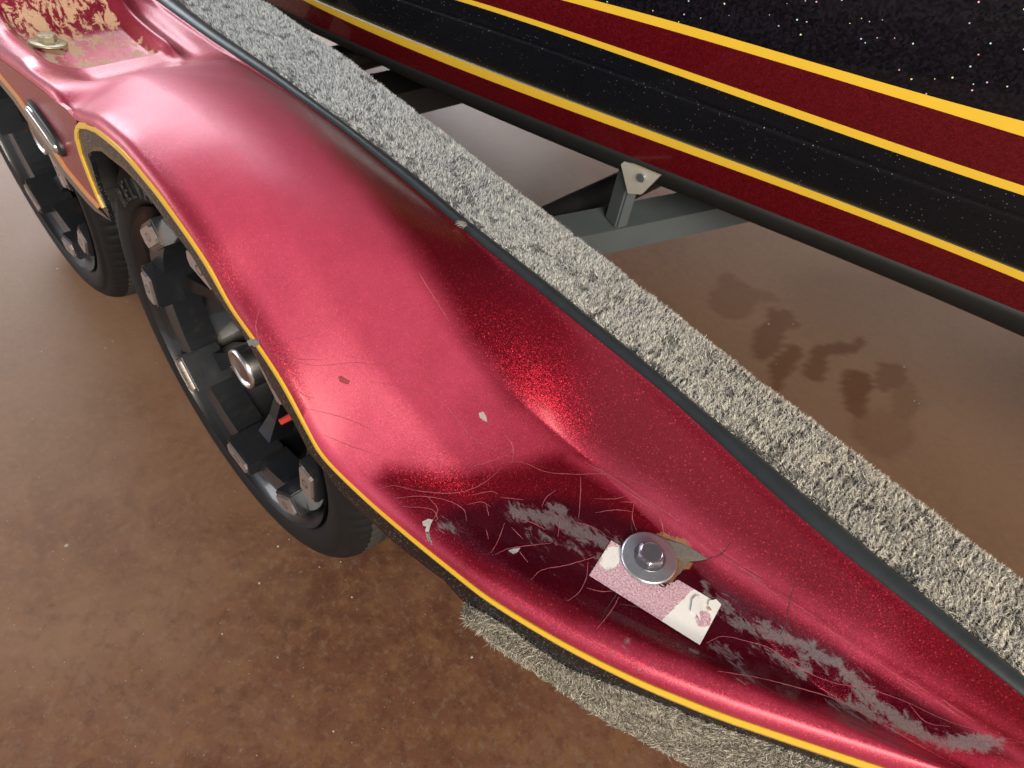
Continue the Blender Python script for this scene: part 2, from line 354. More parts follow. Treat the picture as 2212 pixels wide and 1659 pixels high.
def fz(x, y):
    a = np.maximum(y - yo(x), 0); b = np.maximum(yi(x) - y, 0); wd = yi(x) - yo(x)
    r = .012; edge = zo(x) + r*np.sqrt(np.clip(1 - (1 - np.minimum(a/r, 1))**2, 0, 1)) - .0
    k = sstep(.35, .54, x)                        # 1 in the sunken step at the front
    lipw = np.minimum(.055, wd*.35)
    ridge = edge + .005*np.sin(np.clip(a/(lipw+1e-6), 0, 1)*math.pi)*k
    s = sstep(.45, 1.55, a/lipw)*k + sstep(.0, 1.3, a/.07)*(1-k)
    z = ridge*(1-s) + hm(x)*s
    # crown across the dome
    z = z + .006*(1-k)*sstep(-.3, -.15, x)*np.sin(np.clip(a/wd, 0, 1)*math.pi)
    # step pad between the wheels
    kp = sstep(-.335, -.40, x)
    pad = sstep(-.385, -.40, x)*sstep(-.60, -.58, x)*sstep(.036, .052, a)*sstep(.205, .190, a)
    z = z + kp*.010*sstep(.0, .03, a) - .011*pad
    z = z + kp*.013*np.exp(-((a-.212)/.009)**2) - kp*.006*np.exp(-((a-.236)/.010)**2)
    z = z - .004*np.exp(-((x+.315)/.03)**2)*sstep(.02, .08, a)
    z = z - .016*np.exp(-((x+.215)/.028)**2)*np.exp(-(a/.05)**2)
    # inner wall up (or down) to the rail
    wv = np.minimum(.057*k + (1-k)*(.10 + .11*sstep(-.34, -.2, x)*(1-sstep(.08, .36, x))), wd*(.45+.35*(1-k)))
    q = np.clip(1 - b/wv, 0, 1)
    sh = (q**(1.7-.2*sstep(-.34, -.2, x)))*(1-k) + k*(q**1.12)
    z = z*(1-sh) + ZI*sh
    # small rolled edge at the inner rim
    z = z + .002*np.exp(-(b/.004)**2)
    return z
def on_fender(u, v, lift=0.0):
    d = ray(u, v); t0 = (.80 - CP[2])/d[2]; t1 = (.40 - CP[2])/d[2]
    ts = np.linspace(t0, t1, 500); P = CP + ts[:,None]*d
    yy = P[:,1]; g = P[:,2] - (fz(P[:,0], np.clip(yy, yo(P[:,0]), yi(P[:,0]))) + lift)
    ins = (yy > yo(P[:,0])-.004) & (yy < yi(P[:,0])+.004)
    idx = np.where((g < 0) & ins)[0]
    i = idx[0] if len(idx) else int(np.argmin(np.abs(g)))
    if i == 0: return P[0]
    f = g[i-1]/(g[i-1]-g[i]+1e-12); f = min(max(f, 0), 1)
    return P[i-1]*(1-f) + P[i]*f
NX, NY = 860, 190
xs = np.linspace(-1.05, 1.12, NX); vv = np.linspace(0, 1, NY); vv = vv + .0*vv
vv = vv - .10*np.sin(2*math.pi*vv)/(2*math.pi)*2.2          # finer near both edges
Xg = np.repeat(xs[:,None], NY, 1); Yg = yo(Xg) + vv[None,:]*(yi(Xg)-yo(Xg)); Zg = fz(Xg, Yg)
Zg = Zg + .0006*(fbm(Xg*9, Yg*9, 3)-.5)
FP = np.stack([Xg, Yg, Zg], 2).reshape(-1, 3)
# a short return under the outer edge and behind the inner edge closes the shell
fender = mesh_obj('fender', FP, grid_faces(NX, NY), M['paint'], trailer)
if True:
    bm = bmesh.new(); bm.from_mesh(fender.data)
    # hole where the moulding tore away beside the washer
    bm.to_mesh(fender.data); bm.free()
U_, V_ = pjv(FP); x_, y_ = FP[:,0], FP[:,1]
def seg_field(pts, wid, soft=1.0):
    D = np.full(len(FP), 1e9); P = np.array(pts, float)
    for a, b in zip(P[:-1], P[1:]):
        ab = b-a; L2 = ab@ab; t_ = np.clip(((U_-a[0])*ab[0]+(V_-a[1])*ab[1])/L2, 0, 1)
        d = np.hypot(U_-(a[0]+t_*ab[0]), V_-(a[1]+t_*ab[1])); D = np.minimum(D, d)
    return np.clip(1 - D/wid, 0, 1)**soft
scuff = np.zeros(len(FP))
for pts, wd, am in [([(955,1132),(1010,1150)],25,.75),([(1110,1105),(1200,1125),(1280,1160),(1350,1190)],33,1.0),([(1190,1095),(1215,1105)],19,1.0),
                    ([(1150,1150),(1250,1190),(1330,1215)],44,.62),([(1180,1210),(1200,1260),(1240,1300)],30,.5),([(1300,1375),(1360,1400)],44,.55),
                    ([(1520,1260),(1545,1320)],15,1.0),([(1560,1300),(1600,1350),(1690,1375),(1790,1425),(1850,1470),(1880,1510),(1960,1570),(2030,1600),(2160,1610)],33,1.0),
                    ([(1545,1395),(1590,1430),(1620,1470)],31,.75),([(1800,1510),(1900,1555),(2010,1590)],33,.85),([(1370,1450),(1420,1440)],27,.5),([(1640,1390),(1740,1450)],44,.7)]:
    scuff = np.maximum(scuff, .79*am*seg_field(pts, wd, .6))
def poly_field(poly, soft):
    """1 inside a pixel-traced outline, fading to 0 over soft pixels either side of it"""
    P = np.array(poly, float); n = len(P); D = np.full(len(FP), 1e9); ins = np.zeros(len(FP), bool)
    for k in range(n):
        a = P[k]; b = P[(k+1) % n]; ab = b-a; t_ = np.clip(((U_-a[0])*ab[0]+(V_-a[1])*ab[1])/(ab@ab), 0, 1)
        D = np.minimum(D, np.hypot(U_-(a[0]+t_*ab[0]), V_-(a[1]+t_*ab[1])))
        c_ = ((a[1] > V_) != (b[1] > V_)) & (U_ < (b[0]-a[0])*(V_-a[1])/(b[1]-a[1]+1e-9)+a[0]); ins ^= c_
    return sstep(-soft, soft, np.where(ins, D, -D))
pit = poly_field([(812,1040),(835,1008),(900,1012),(1010,1022),(1100,1010),(1190,985),(1260,985),(1400,1085),(1560,1205),(1700,1290),(1900,1420),(2240,1615),(2240,1660),(2000,1592),(1740,1530),(1500,1440),(1230,1340),(1010,1230),(900,1130)], 26)
deep = poly_field([(930,1118),(1000,1095),(1080,1078),(1200,1072),(1300,1092),(1400,1150),(1540,1250),(1700,1345),(1900,1460),(2212,1640),(2100,1615),(1900,1570),(1700,1508),(1500,1425),(1330,1352),(1150,1262),(1010,1190)], 18)  # outline of the painted dark reflection
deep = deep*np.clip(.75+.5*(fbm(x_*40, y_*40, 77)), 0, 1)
wall = poly_field([(440,70),(520,140),(640,230),(790,400),(900,560),(1010,740),(1110,870),(1260,960),(1420,1060),(1600,1190),(1800,1320),(2240,1600),(2300,1540),(2060,1330),(1800,1110),(1500,870),(1200,610),(800,290),(420,20)], 42)
haze = 1 - np.maximum(pit, .995*wall)  # oxidised tops get the sheen; less light in the pit painted in
haze = haze*sstep(-.36, -.24, x_)
haze = np.maximum(haze, .4*sstep(-.30, -.37, x_))
haze = haze*(1-.55*sstep(.03, .008, y_-yo(x_))*(x_ < .3))
haze = haze*(1-.45*sstep(.35, .5, x_))
haze = np.maximum(haze, .6*seg_field([(1230,985),(1400,1090),(1560,1215),(1760,1345),(1950,1470),(2212,1640)], 26, .9))  # painted highlight along the worn crease
nzf = fbm(x_*30, y_*30, 21)
haze = np.clip(haze + .25*(nzf-.47)*(haze > .02), 0, 1)
padw = .45*sstep(-.375, -.40, x_)*sstep(.02, .05, y_-yo(x_))*sstep(.215, .19, y_-yo(x_))*sstep(-.60, -.575, x_)
padw = padw + .16*np.exp(-(((x_+.50)/.06)**2+((y_-.05)/.05)**2)) + .25*np.exp(-((x_+.392)/.008)**2)*(padw > .1)
rust = np.maximum(seg_field([(1352,1178),(1400,1160),(1440,1170),(1465,1205)], 16, .7), seg_field([(1425,1165),(1475,1180),(1480,1215)], 26, .7))
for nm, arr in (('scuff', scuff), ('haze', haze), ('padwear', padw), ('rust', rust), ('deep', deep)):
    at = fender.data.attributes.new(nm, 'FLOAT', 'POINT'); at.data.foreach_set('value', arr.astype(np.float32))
tag(fender, 'worn red metal flake fender with cracked sunken step at its front')

# --- side of the fender, drawn in the vertical surface below its outer edge
def on_side(u, v, off=0.0):
    d = ray(u, v); ts = np.linspace(.3, 2.6, 3000)
    P = CP + ts[:,None]*d; g = P[:,1] - (yo(P[:,0]) - off)
    i = np.argmax(g > 0); f = g[i-1]/(g[i-1]-g[i]); return P[i-1]*(1-f)+P[i]*f
def side_poly(name, px, mat, off, thick, parent, smooth=False, kind=None, pts3=None):
    P = pts3 if pts3 is not None else [on_side(u, v, off) for u, v in px]
    # subdivide long edges so the panel follows the plan curve
    Q = []
    for a, b in zip(P, P[1:]+P[:1]):
        a = np.array(a); b = np.array(b); n = max(1, int(np.linalg.norm(b-a)/.02))
        for k in range(n): Q.append(a+(b-a)*k/n)
    vec = [Vector((q[0], q[2], 0)) for q in Q]
    tris = tessellate_polygon([vec]); n = len(Q)
    yv = lambda q, o: yo(q[0]) - o
    V = [(q[0], yv(q, off), q[2]) for q in Q] + [(q[0], yv(q, off-thick), q[2]) for q in Q]
    F = [tuple(t_) for t_ in tris] + [(c+n, b+n, a+n) for a, b, c in tris]
    F += [(i, (i+1) % n, (i+1) % n+n, i+n) for i in range(n)]
    o = mesh_obj(name, V, F, mat, parent, False)
    bm = bmesh.new(); bm.from_mesh(o.data); bmesh.ops.recalc_face_normals(bm, faces=bm.faces); bm.to_mesh(o.data); bm.free()
    return o
def band(A, B, off, thick, name, mat, parent):   # strip between two pixel curves on the side surface
    n = 120
    def res(P):
        P = spline(P, 10); d = np.r_[0, np.cumsum(np.hypot(*np.diff(P, axis=0).T))]; s = np.linspace(0, d[-1], n)
        return np.stack([np.interp(s, d, P[:,0]), np.interp(s, d, P[:,1])], 1)
    A = res(A); B = res(B); V = []
    for a, b in zip(A, B):
        pa = on_side(*a, off); pb = on_side(*b, off)
        for k in range(5):
            q = pa + (pb-pa)*k/4; V.append((q[0], yo(q[0])-off, q[2]))
        V.append((pb[0], yo(pb[0])-off+thick, pb[2])); V.append((pa[0], yo(pa[0])-off+thick, pa[2])); V.append((pa[0], yo(pa[0])-off, pa[2]))
    return mesh_obj(name, V, grid_faces(n, 8), mat, parent, True)
ycurve = [(166,268),(176,267),(195,272),(216,284),(266,327),(317,387),(360,443),(439,558),(498,661),(554,742),(610,829),(668,936),(700,988),(772,1060),(861,1138),(972,1228),(1066,1299),(1213,1387),(1359,1461),(1469,1508),(1587,1553),(1806,1627),(1975,1683)]
opencurve = [(190,334),(200,326),(216,325),(242,346),(268,366),(311,412),(366,488),(410,547),(454,620),(492,676),(536,742),(575,813),(607,870),(635,913),(668,977),(693,1008),(746,1074),(800,1124),(854,1174),(933,1235),(960,1255),(1008,1306),(1085,1350),(1213,1440),(1283,1468),(1394,1510),(1505,1556),(1620,1596),(1842,1672),(1960,1715)]
# red panel between the wheels
bot = [(216,446),(195,424),(168,392),(141,359),(121,328),(94,287),(64,244),(39,207),(0,160),(-60,84)]
rp = side_poly('side_panel', [(-60,76),(0,127),(80,188),(145,237),(166,263),(160,279),(161,299),(171,334),(187,377),(205,422)]+bot, M['paint'], .0, .005, fender)
for nm, val in (('deep', 0), ('scuff', 0), ('haze', .15), ('padwear', 0), ('rust', 0)):
    at = rp.data.attributes.new(nm, 'FLOAT', 'POINT'); at.data.foreach_set('value', [float(val)]*len(rp.data.vertices))
tag(rp, 'glossy red side panel tapering to a point between the two wheels')
ob = [(-60,84),(0,160),(39,207),(64,244),(94,287),(121,328),(141,359),(168,392),(195,424),(216,446)]
st = side_poly('pin_stripe', ob + [(u-5, v+5) for u, v in ob[::-1]], M['orange'], .001, .005, fender); tag(st, 'thin orange stripe along the lower edge of the side panel')
side_poly('lower_lip', [(u-5, v+5) for u, v in ob] + [(240,478)] + [(u-11, v+10) for u, v in ob[::-1]], M['blackgloss'], .0, .005, fender)
# arch band: left leg + long skirt
side_poly('arch_band', [(166,268),(160,280),(161,300),(171,335),(187,378),(206,424),(217,446),(240,477),(229,443),(210,397),(197,352),(190,334),(200,326),(216,324),(236,341),(236,303),(216,285),(201,273),(185,267)], M['blackflake'], -.0012, .006, fender)
k0 = 3
arch = band(ycurve[2:], opencurve[1:], .0, .006, 'skirt', M['blackflake'], fender)
tag(arch, 'black metal flake skirt under the yellow stripe')
# yellow stripe, tapering round the arch
yl = [(u, v) for u, v in ycurve]
wdt = np.interp(np.arange(len(yl)), [0,3,8,12,16,19,22], [11,9,5.5,5,8.5,13,15])
def offs(P, wv):
    P = np.array(P, float); t_ = np.gradient(P, axis=0); t_ /= np.linalg.norm(t_, axis=1)[:,None]
    return [(p[0]-q[1]*w_, p[1]+q[0]*w_) for p, q, w_ in zip(P, t_, wv)]
ys = band(yl, offs(yl, wdt), .0012, .003, 'pin_stripe', M['yellow'], fender); tag(ys, 'long yellow stripe along the outer edge of the fender')
side_poly('pin_stripe', [(184,266),(170,264),(163,272),(160,283),(161,300),(171,335),(187,378),(206,424),(219,450),(222,449),(209,422),(191,378),(175,335),(167,300),(167,286),(172,279),(184,276)], M['yellow'], .0008, .003, fender)

# --- cracks and chips lying on the paint
def ribbon(P3, wd, V, F, taper=True):
    P3 = np.array(P3); n = len(P3); T = np.gradient(P3, axis=0); T /= np.linalg.norm(T, axis=1)[:,None]+1e-9
    vd = CP - P3; vd /= np.linalg.norm(vd, axis=1)[:,None]
    S = np.cross(T, np.array([0,0,1.0])); S /= np.linalg.norm(S, axis=1)[:,None]+1e-9
    i0 = len(V)
    for k in range(n):
        w_ = wd*(.35+.65*math.sin(math.pi*min(max(k/(n-1), .08), .92))) if taper else wd
        w_ *= .7+.6*random.random()
        V.append(P3[k]+S[k]*w_/2); V.append(P3[k]-S[k]*w_/2)
    for k in range(n-1): F.append((i0+2*k, i0+2*k+1, i0+2*k+3, i0+2*k+2))
def cracks(name, lists, wd, mat, jit=2.0):
    V, F = [], []
    for L in lists:
        P = spline(L, 9); k = len(P)
        jx = np.array([(random.random()-.5)*jit for _ in range(k)]); jy = np.array([(random.random()-.5)*jit for _ in range(k)])
        ribbon([on_fender(p[0]+a, p[1]+b) + np.array([0,0,.0005]) for p, a, b in zip(P, jx, jy)], wd, V, F)
    o = mesh_obj(name, V, F, mat, fender); tag(o, kind='stuff'); return o
fine = [[(560,742),(605,740),(660,728),(690,718)],[(560,742),(553,700),(562,665)],[(570,762),(640,775),(700,779)],[(590,770),(680,790),(760,785),(840,790)],
 [(665,884),(700,892),(740,902),(780,918),(800,930),(826,955)],[(700,940),(760,965),(820,985)],[(930,850),(970,885),(1010,935),(1050,965),(1110,975)],[(1090,940),(1108,965),(1108,1000)],
 [(1110,975),(1050,1000),(1010,1010)],[(800,825),(860,835),(930,850)],[(590,800),(650,850),(680,862)],[(760,770),(880,800),(960,840)]]
main = [[(812,1058),(850,1050),(900,1060),(960,1066),(1010,1060),(1050,1040),(1085,1010)],[(850,1078),(900,1072),(960,1080),(1000,1100),(1008,1125)],[(870,1095),(930,1100),(945,1120),(940,1125)],[(925,1075),(945,1100),(935,1125)],
 [(1085,1000),(1130,1000),(1180,1020),(1240,1025),(1310,1025),(1370,1040),(1415,1058)],[(1254,1030),(1254,1065),(1250,1120)],[(1200,1060),(1180,1075),(1170,1095)],
 [(1370,1085),(1366,1120),(1378,1155)],[(1285,1108),(1330,1102),(1368,1106)],[(1284,1078),(1330,1078),(1355,1070)],[(1425,1115),(1435,1155)],[(1340,1085),(1380,1085)],
 [(1070,1198),(1100,1185),(1150,1178),(1192,1173)],[(1146,1254),(1170,1232),(1220,1222),(1270,1208),(1300,1195)],[(1227,1298),(1250,1280),(1266,1250),(1270,1215)],
 [(1266,1270),(1300,1278),(1330,1276)],[(1290,1358),(1320,1320),(1337,1290)],[(1525,1390),(1560,1375),(1610,1385),(1660,1400),(1730,1445),(1800,1475),(1880,1490),(1960,1518),(2040,1555),(2120,1580),(2212,1605)],
 [(1550,1450),(1640,1465),(1720,1485),(1800,1510),(1900,1560),(1960,1590),(2040,1600)],[(1060,1195),(1075,1170),(1090,1130)],[(1110,1115),(1150,1130),(1180,1145)],
 [(1240,1128),(1270,1135),(1300,1150)],[(1050,1145),(1055,1165)],[(1010,1090),(1040,1085),(1060,1095)],[(1020,1070),(1060,1062),(1075,1068)],[(1080,1075),(1130,1080)],
 [(1050,1090),(1056,1115)],[(1105,1140),(1130,1165)],[(1210,1120),(1205,1160)],[(1140,1215),(1120,1190)],[(1700,1370),(1712,1390)],[(2040,1600),(2130,1602),(2212,1606)],[(1960,1518),(2000,1560),(2050,1570)]]
cracks('fine_crazing', fine, .0008, M['crack'])
cracks('paint_crack', main, .00072, M['crack'], 1.0)
strk = []
base_l = np.array([(1235,985),(1320,1030),(1400,1085),(1480,1140),(1560,1205),(1650,1262),(1760,1335),(1860,1402),(1960,1468),(2080,1548),(2200,1628)], float)
bl = spline(base_l, 10)
for k in range(26):
    i = random.randrange(0, len(bl)-14); n_ = random.randrange(5, 13); o_ = random.gauss(0, 5.5)
    strk.append([(bl[j][0]+o_*.5, bl[j][1]-o_) for j in range(i, i+n_, 2)])
cracks('highlight_streak', strk, .0009, M['crack'], 1.0)  # pale streaks draw the highlight of the worn crease
strk = [[(905+t_*6, 590+t_*9.5), (912+t_*6, 603+t_*9.5), (920+t_*6, 616+t_*9.5)] for t_ in range(0, 9)]
cracks('highlight_streak', strk, .0008, M['crack'], 1.0)  # short streaks draw the soft whitish highlight higher up
dark = [[(1462,1212),(1500,1215),(1530,1207),(1560,1195),(1578,1172)],[(1716,1262),(1706,1300),(1698,1345),(1685,1372)],[(1342,1262),(1330,1285),(1310,1318),(1296,1345)],[(1320,1238),(1300,1250)],[(1384,1268),(1390,1290)],[(1338,1305),(1380,1312),(1400,1318)],[(1362,1118),(1366,1150),(1372,1160)]]
cracks('open_crack', dark, .0012, M['darkcrack'], 1.5)
def patch(name, px, mat, lift=.0006, parent=None, thick=.0008, sub=1):
    P2 = np.array(px, float); n = len(P2)
    tris = tessellate_polygon([[Vector((p[0], p[1], 0)) for p in P2]])
    V = [on_fender(*p) + np.array([0,0,lift]) for p in P2]; V += [v - np.array([0,0,thick]) for v in V]
    F = [tuple(t_) for t_ in tris] + [(i, (i+1) % n, (i+1) % n+n, i+n) for i in range(n)]
    return mesh_obj(name, V, F, mat, parent or fender, False)
# torn opening with exposed grey fibre and rust beside the washer
M['fibremat'] = simple('exposed_fibreglass', (.15, .13, .115), .85, var=.5, nscale=350, bump=.6)
patch('torn_hole', [(1425,1163),(1450,1168),(1480,1178),(1505,1192),(1528,1208),(1506,1212),(1490,1213),(1480,1222),(1470,1238),(1452,1252),(1436,1262),(1430,1240),(1440,1200)], M['fibremat'], .0007)
M['rustm'] = simple('rust_stain', (.20, .10, .05), .9, var=.6, nscale=260, bump=.4)
rng_ = [(1352+0,1170),(1375,1160),(1405,1157),(1432,1161),(1452,1172),(1468,1190),(1474,1212),(1468,1236),(1452,1258),(1440,1262),(1452,1240),(1456,1212),(1448,1188),(1430,1172),(1405,1166),(1380,1166)]
patch('rust_ring', rng_, M['rustm'], .0011)
patch('paint_chip', [(912,1128),(925,1122),(935,1124),(930,1135),(926,1150),(918,1148),(921,1138),(914,1136)], M['cracklight'], .0012)
patch('paint_chip', [(1098,1190),(1110,1185),(1124,1184),(1118,1193),(1108,1197)], M['cracklight'], .0012)
patch('paint_chip', [(1034,893),(1044,890),(1050,900),(1052,912),(1044,908),(1036,902)], M['cracklight'], .0010)
patch('paint_chip', [(731,815),(738,813),(748,820),(756,823),(752,830),(742,828),(734,824)], M['redchip'], .0006)
cracks('fibre_split', [[(926,1150),(930,1166),(932,1178)],[(920,1150),(926,1168)]], .0016, M['resin'], 4)

side_poly('skirt_chip', [(533,737),(541,732),(548,735),(556,746),(550,750),(543,745),(538,748)], M['resin'], .0022, .003, fender)
# --- label under the washer
tl = [np.array(p, float) for p in [(1320,1168),(1272,1244),(1511,1394),(1557,1308)]]   # corners: top-left, bottom-left, bottom-right, top-right
NL, NW = 90, 34; LV = []; pap = []; brw = []
for i in range(NL):
    for j in range(NW):
        s, r_ = i/(NL-1), j/(NW-1)
        top = tl[0]*(1-s)+tl[3]*s; botm = tl[1]*(1-s)+tl[2]*s; q = top*(1-r_)+botm*r_
        jag = 0
        p = on_fender(q[0], q[1]) + np.array([0,0,.0009]); LV.append(p)
        px_, py_ = q
        v1 = 1.0*(s > .70)*(1-.0) ; v1 = float(sstep(.66, .76, s + .10*(r_-.4)))
        v1 *= 1 - .95*float(np.exp(-(((s-.93)/.075)**2+((r_-.48)/.22)**2)))
        v1 = max(v1, .9*float(np.exp(-(((s-.07)/.09)**2+((r_-.35)/.4)**2))))
        pap.append(v1*.9+.05)
        brw.append(max(.62*math.exp(-(((s-.93)/.05)**2+((r_-.18)/.16)**2)), .45*math.exp(-(((s-.10)/.08)**2+((r_-.25)/.4)**2)), .35*math.exp(-(((px_-1400)/62)**2+((py_-1210)/62)**2)**3)))
# notch of the label torn away at upper side right of the washer
LF = []
for i in range(NL-1):
    for j in range(NW-1):
        s, r_ = i/(NL-1), j/(NW-1)
        if .40 < s < .60 and r_ < .30*math.sin((s-.40)/.20*math.pi)*(.8+.4*random.random()): continue
        LF.append((i*NW+j, (i+1)*NW+j, (i+1)*NW+j+1, i*NW+j+1))
lab = mesh_obj('label_tape', LV, LF, M['label'], fender, True); tag(lab, 'peeling white and pink paper label under the large washer')
for nm, arr in (('paper', pap), ('brown', brw)):
    at = lab.data.attributes.new(nm, 'FLOAT', 'POINT'); at.data.foreach_set('value', arr)
patch('label_flake', [(1494,1298),(1502,1290),(1512,1292),(1506,1310),(1512,1345),(1503,1330),(1490,1325)], M['white'], .0035, thick=.0004)
patch('label_flake', [(1530,1300),(1545,1297),(1556,1308),(1548,1320),(1535,1318),(1528,1310)], M['white'], .0028, thick=.0004)

# --- washers and bolts
def frame_at(u, v):
    p = on_fender(u, v); e = 42
    a = on_fender(u+e, v)-on_fender(u-e, v); b = on_fender(u, v-e)-on_fender(u, v+e)
    n = np.cross(a, b); n /= np.linalg.norm(n)
    if n[2] < 0: n = -n
    return p, n
def bolt_set(u, v, R_, matw, matb, letters, lbl, tilt=None):
    p, n = frame_at(u, v)
    if tilt is not None: n = np.array(tilt); n = n/np.linalg.norm(n)
    rot = Vector(n).to_track_quat('Z', 'Y').to_matrix()
    bm = bmesh.new(); prof = [(R_*.34, .0036),(R_*.50, .0037),(R_*.55, .0030),(R_*.93, .0030),(R_, .0022),(R_, .0004)]
    segs = 64
    rings = [[bm.verts.new((r*math.cos(2*math.pi*k/segs), r*math.sin(2*math.pi*k/segs), z)) for k in range(segs)] for r, z in prof]
    for a, b in zip(rings[:-1], rings[1:]):
        for k in range(segs): bm.faces.new((a[k], a[(k+1) % segs], b[(k+1) % segs], b[k]))
    bm.faces.new(rings[0])
    wsh = bm_obj('washer', bm, matw, fender, True); wsh.matrix_local = Matrix.Translation(Vector(p)+Vector(n)*.0022) @ rot.to_4x4()
    tag(wsh, lbl)
    bm = bmesh.new(); hr = R_*.45
    prof = [(hr*.98, .0034, 6),(hr, .0045, 6),(hr, .0115, 6)]
    n6 = 48
    def hexr(a, r):
        k = (a % (math.pi/3)) - math.pi/6; return r*math.cos(math.pi/6)/math.cos(k)
    layers = [(1.30, .0034, 0), (1.30, .0042, 0), (1.0, .0046, 1), (1.0, .0108, 1), (.93, .0130, .35), (.84, .0136, 0), (.80, .0133, 0)]
    rings = []
    for f, z, hx in layers:
        rr = []
        for k in range(n6):
            a = 2*math.pi*k/n6; h_ = hexr(a, hr*1.12); r = (h_*hx + hr*.98*(1-hx))*f if hx else hr*f*.98
            rr.append(bm.verts.new((r*math.cos(a), r*math.sin(a), z)))
        rings.append(rr)
    for a, b in zip(rings[:-1], rings[1:]):
        for k in range(n6): bm.faces.new((a[k], a[(k+1) % n6], b[(k+1) % n6], b[k]))
    bm.faces.new(rings[-1])
    bo = bm_obj('bolt_head', bm, matb, fender, False); bo.matrix_local = Matrix.Translation(Vector(p)+Vector(n)*.0022) @ rot.to_4x4()
    return p, n, rot
p_, n_, rot_ = bolt_set(1400, 1208, .0300, M['zinc'], M['bolt'], 'BWG', 'large zinc washer round the bolt in the sunken step')
def text_mesh(ch, size, depth):
    cu = bpy.data.curves.new('glyph', 'FONT'); cu.body = ch; cu.size = size; cu.extrude = depth; cu.align_x = 'CENTER'; cu.align_y = 'CENTER'
    o = bpy.data.objects.new('glyph', cu); COL.objects.link(o)
    dg = bpy.context.evaluated_depsgraph_get(); me = bpy.data.meshes.new_from_object(o.evaluated_get(dg))
    bpy.data.objects.remove(o); bpy.data.curves.remove(cu); return me
# letters stamped round the bolt head, reading inwards
def place_text(name, me, mat, mw, parent):
    me.materials.clear(); me.materials.append(mat); o = bpy.data.objects.new(name, me); COL.objects.link(o); o.parent = parent; o.matrix_local = mw; return o
right = RM @ np.array([1.0, 0, 0]); upv = RM @ np.array([0, 1.0, 0]); nn = Vector(n_)
ex = (Vector(right) - nn*nn.dot(Vector(right))).normalized(); ey = nn.cross(ex)
for ch, ang in (('B', 190), ('W', 115), ('G', 55)):
    a = math.radians(ang); c_ = Vector(p_) + nn*.0146 + (ex*math.cos(a) + ey*math.sin(a))*.0068
    yv_ = (ex*math.cos(a)+ey*math.sin(a)); xv_ = yv_.cross(nn)
    mw = Matrix(((xv_.x, yv_.x, nn.x, c_.x), (xv_.y, yv_.y, nn.y, c_.y), (xv_.z, yv_.z, nn.z, c_.z), (0,0,0,1)))
    place_text('letter', text_mesh(ch, .0052, .0002), M['white'], mw, fender)
bolt_set(104, 97, .026, M['yzinc'], M['yzinc'], '', 'small tarnished washer round the bolt on the worn step pad')

# --- oval marker light on the side panel
oc = on_side(103, 276, .0); oa = on_side(63, 222, 0); obb = on_side(141, 330, 0)
Lx = math.hypot(obb[0]-oa[0], obb[2]-oa[2])/2; tilt_ = math.atan2(obb[2]-oa[2], obb[0]-oa[0])
def oval(name, a, b, h, base, mat, lip=False):
    V = []; n = 48; prof = [(1.0, 0), (1.0, h*.5), (.93, h*.9), (.80, h), (.5, h*1.0), (.02, h*1.02)]
    for k in range(n):
        th = 2*math.pi*k/n; cs, sn = math.cos(th), math.sin(th)
        px_ = abs(cs)**.75*np.sign(cs); pz_ = abs(sn)**.85*np.sign(sn)
        for f, hh in prof:
            X_ = px_*a*f; Z_ = pz_*b*f
            V.append((oc[0]+X_*math.cos(tilt_)-Z_*math.sin(tilt_), -.045-base-hh, oc[2]+X_*math.sin(tilt_)+Z_*math.cos(tilt_)))
    return mesh_obj(name, V, grid_faces(n, len(prof), True), mat, fender)
ov = oval('marker_light', Lx, .020, .007, 0, M['frame']); tag(ov, 'oval side marker light in a dark bezel')
oval('marker_lens', Lx*.86, .0135, .006, .0065, M['lens'])

# --- rubber trim along the inner edge
def tube_rail(name, xr, cy, cz, ry, rz, mat, parent, nseg=20, wob=0):
    V = []; xsr = np.linspace(*xr, 420)
    for x in xsr:
        w_ = wob*(float(vnoise(np.array(x*14.), np.array(.5), 4))-.5)
        for k in range(nseg):
            a = 2*math.pi*k/nseg; V.append((x, cy(x)+ry(x)*math.cos(a)*(1+w_), cz(x)+rz(x)*math.sin(a)))
    n = len(xsr); F = []
    for i in range(n-1):
        for k in range(nseg): F.append((i*nseg+k, i*nseg+(k+1) % nseg, (i+1)*nseg+(k+1) % nseg, (i+1)*nseg+k))
    return mesh_obj(name, V, F, mat, parent)
tr = tube_rail('rubber_trim', (-1.05, 1.25), lambda x: float(yi(x))+.001+(float(tw(x))+.006)/2, lambda x: ZI-.012, lambda x: (float(tw(x))+.006)/2, lambda x: .0145, M['trim'], trailer, wob=.10)
tag(tr, 'smooth dark rubber trim between the red fender and the grey carpet')

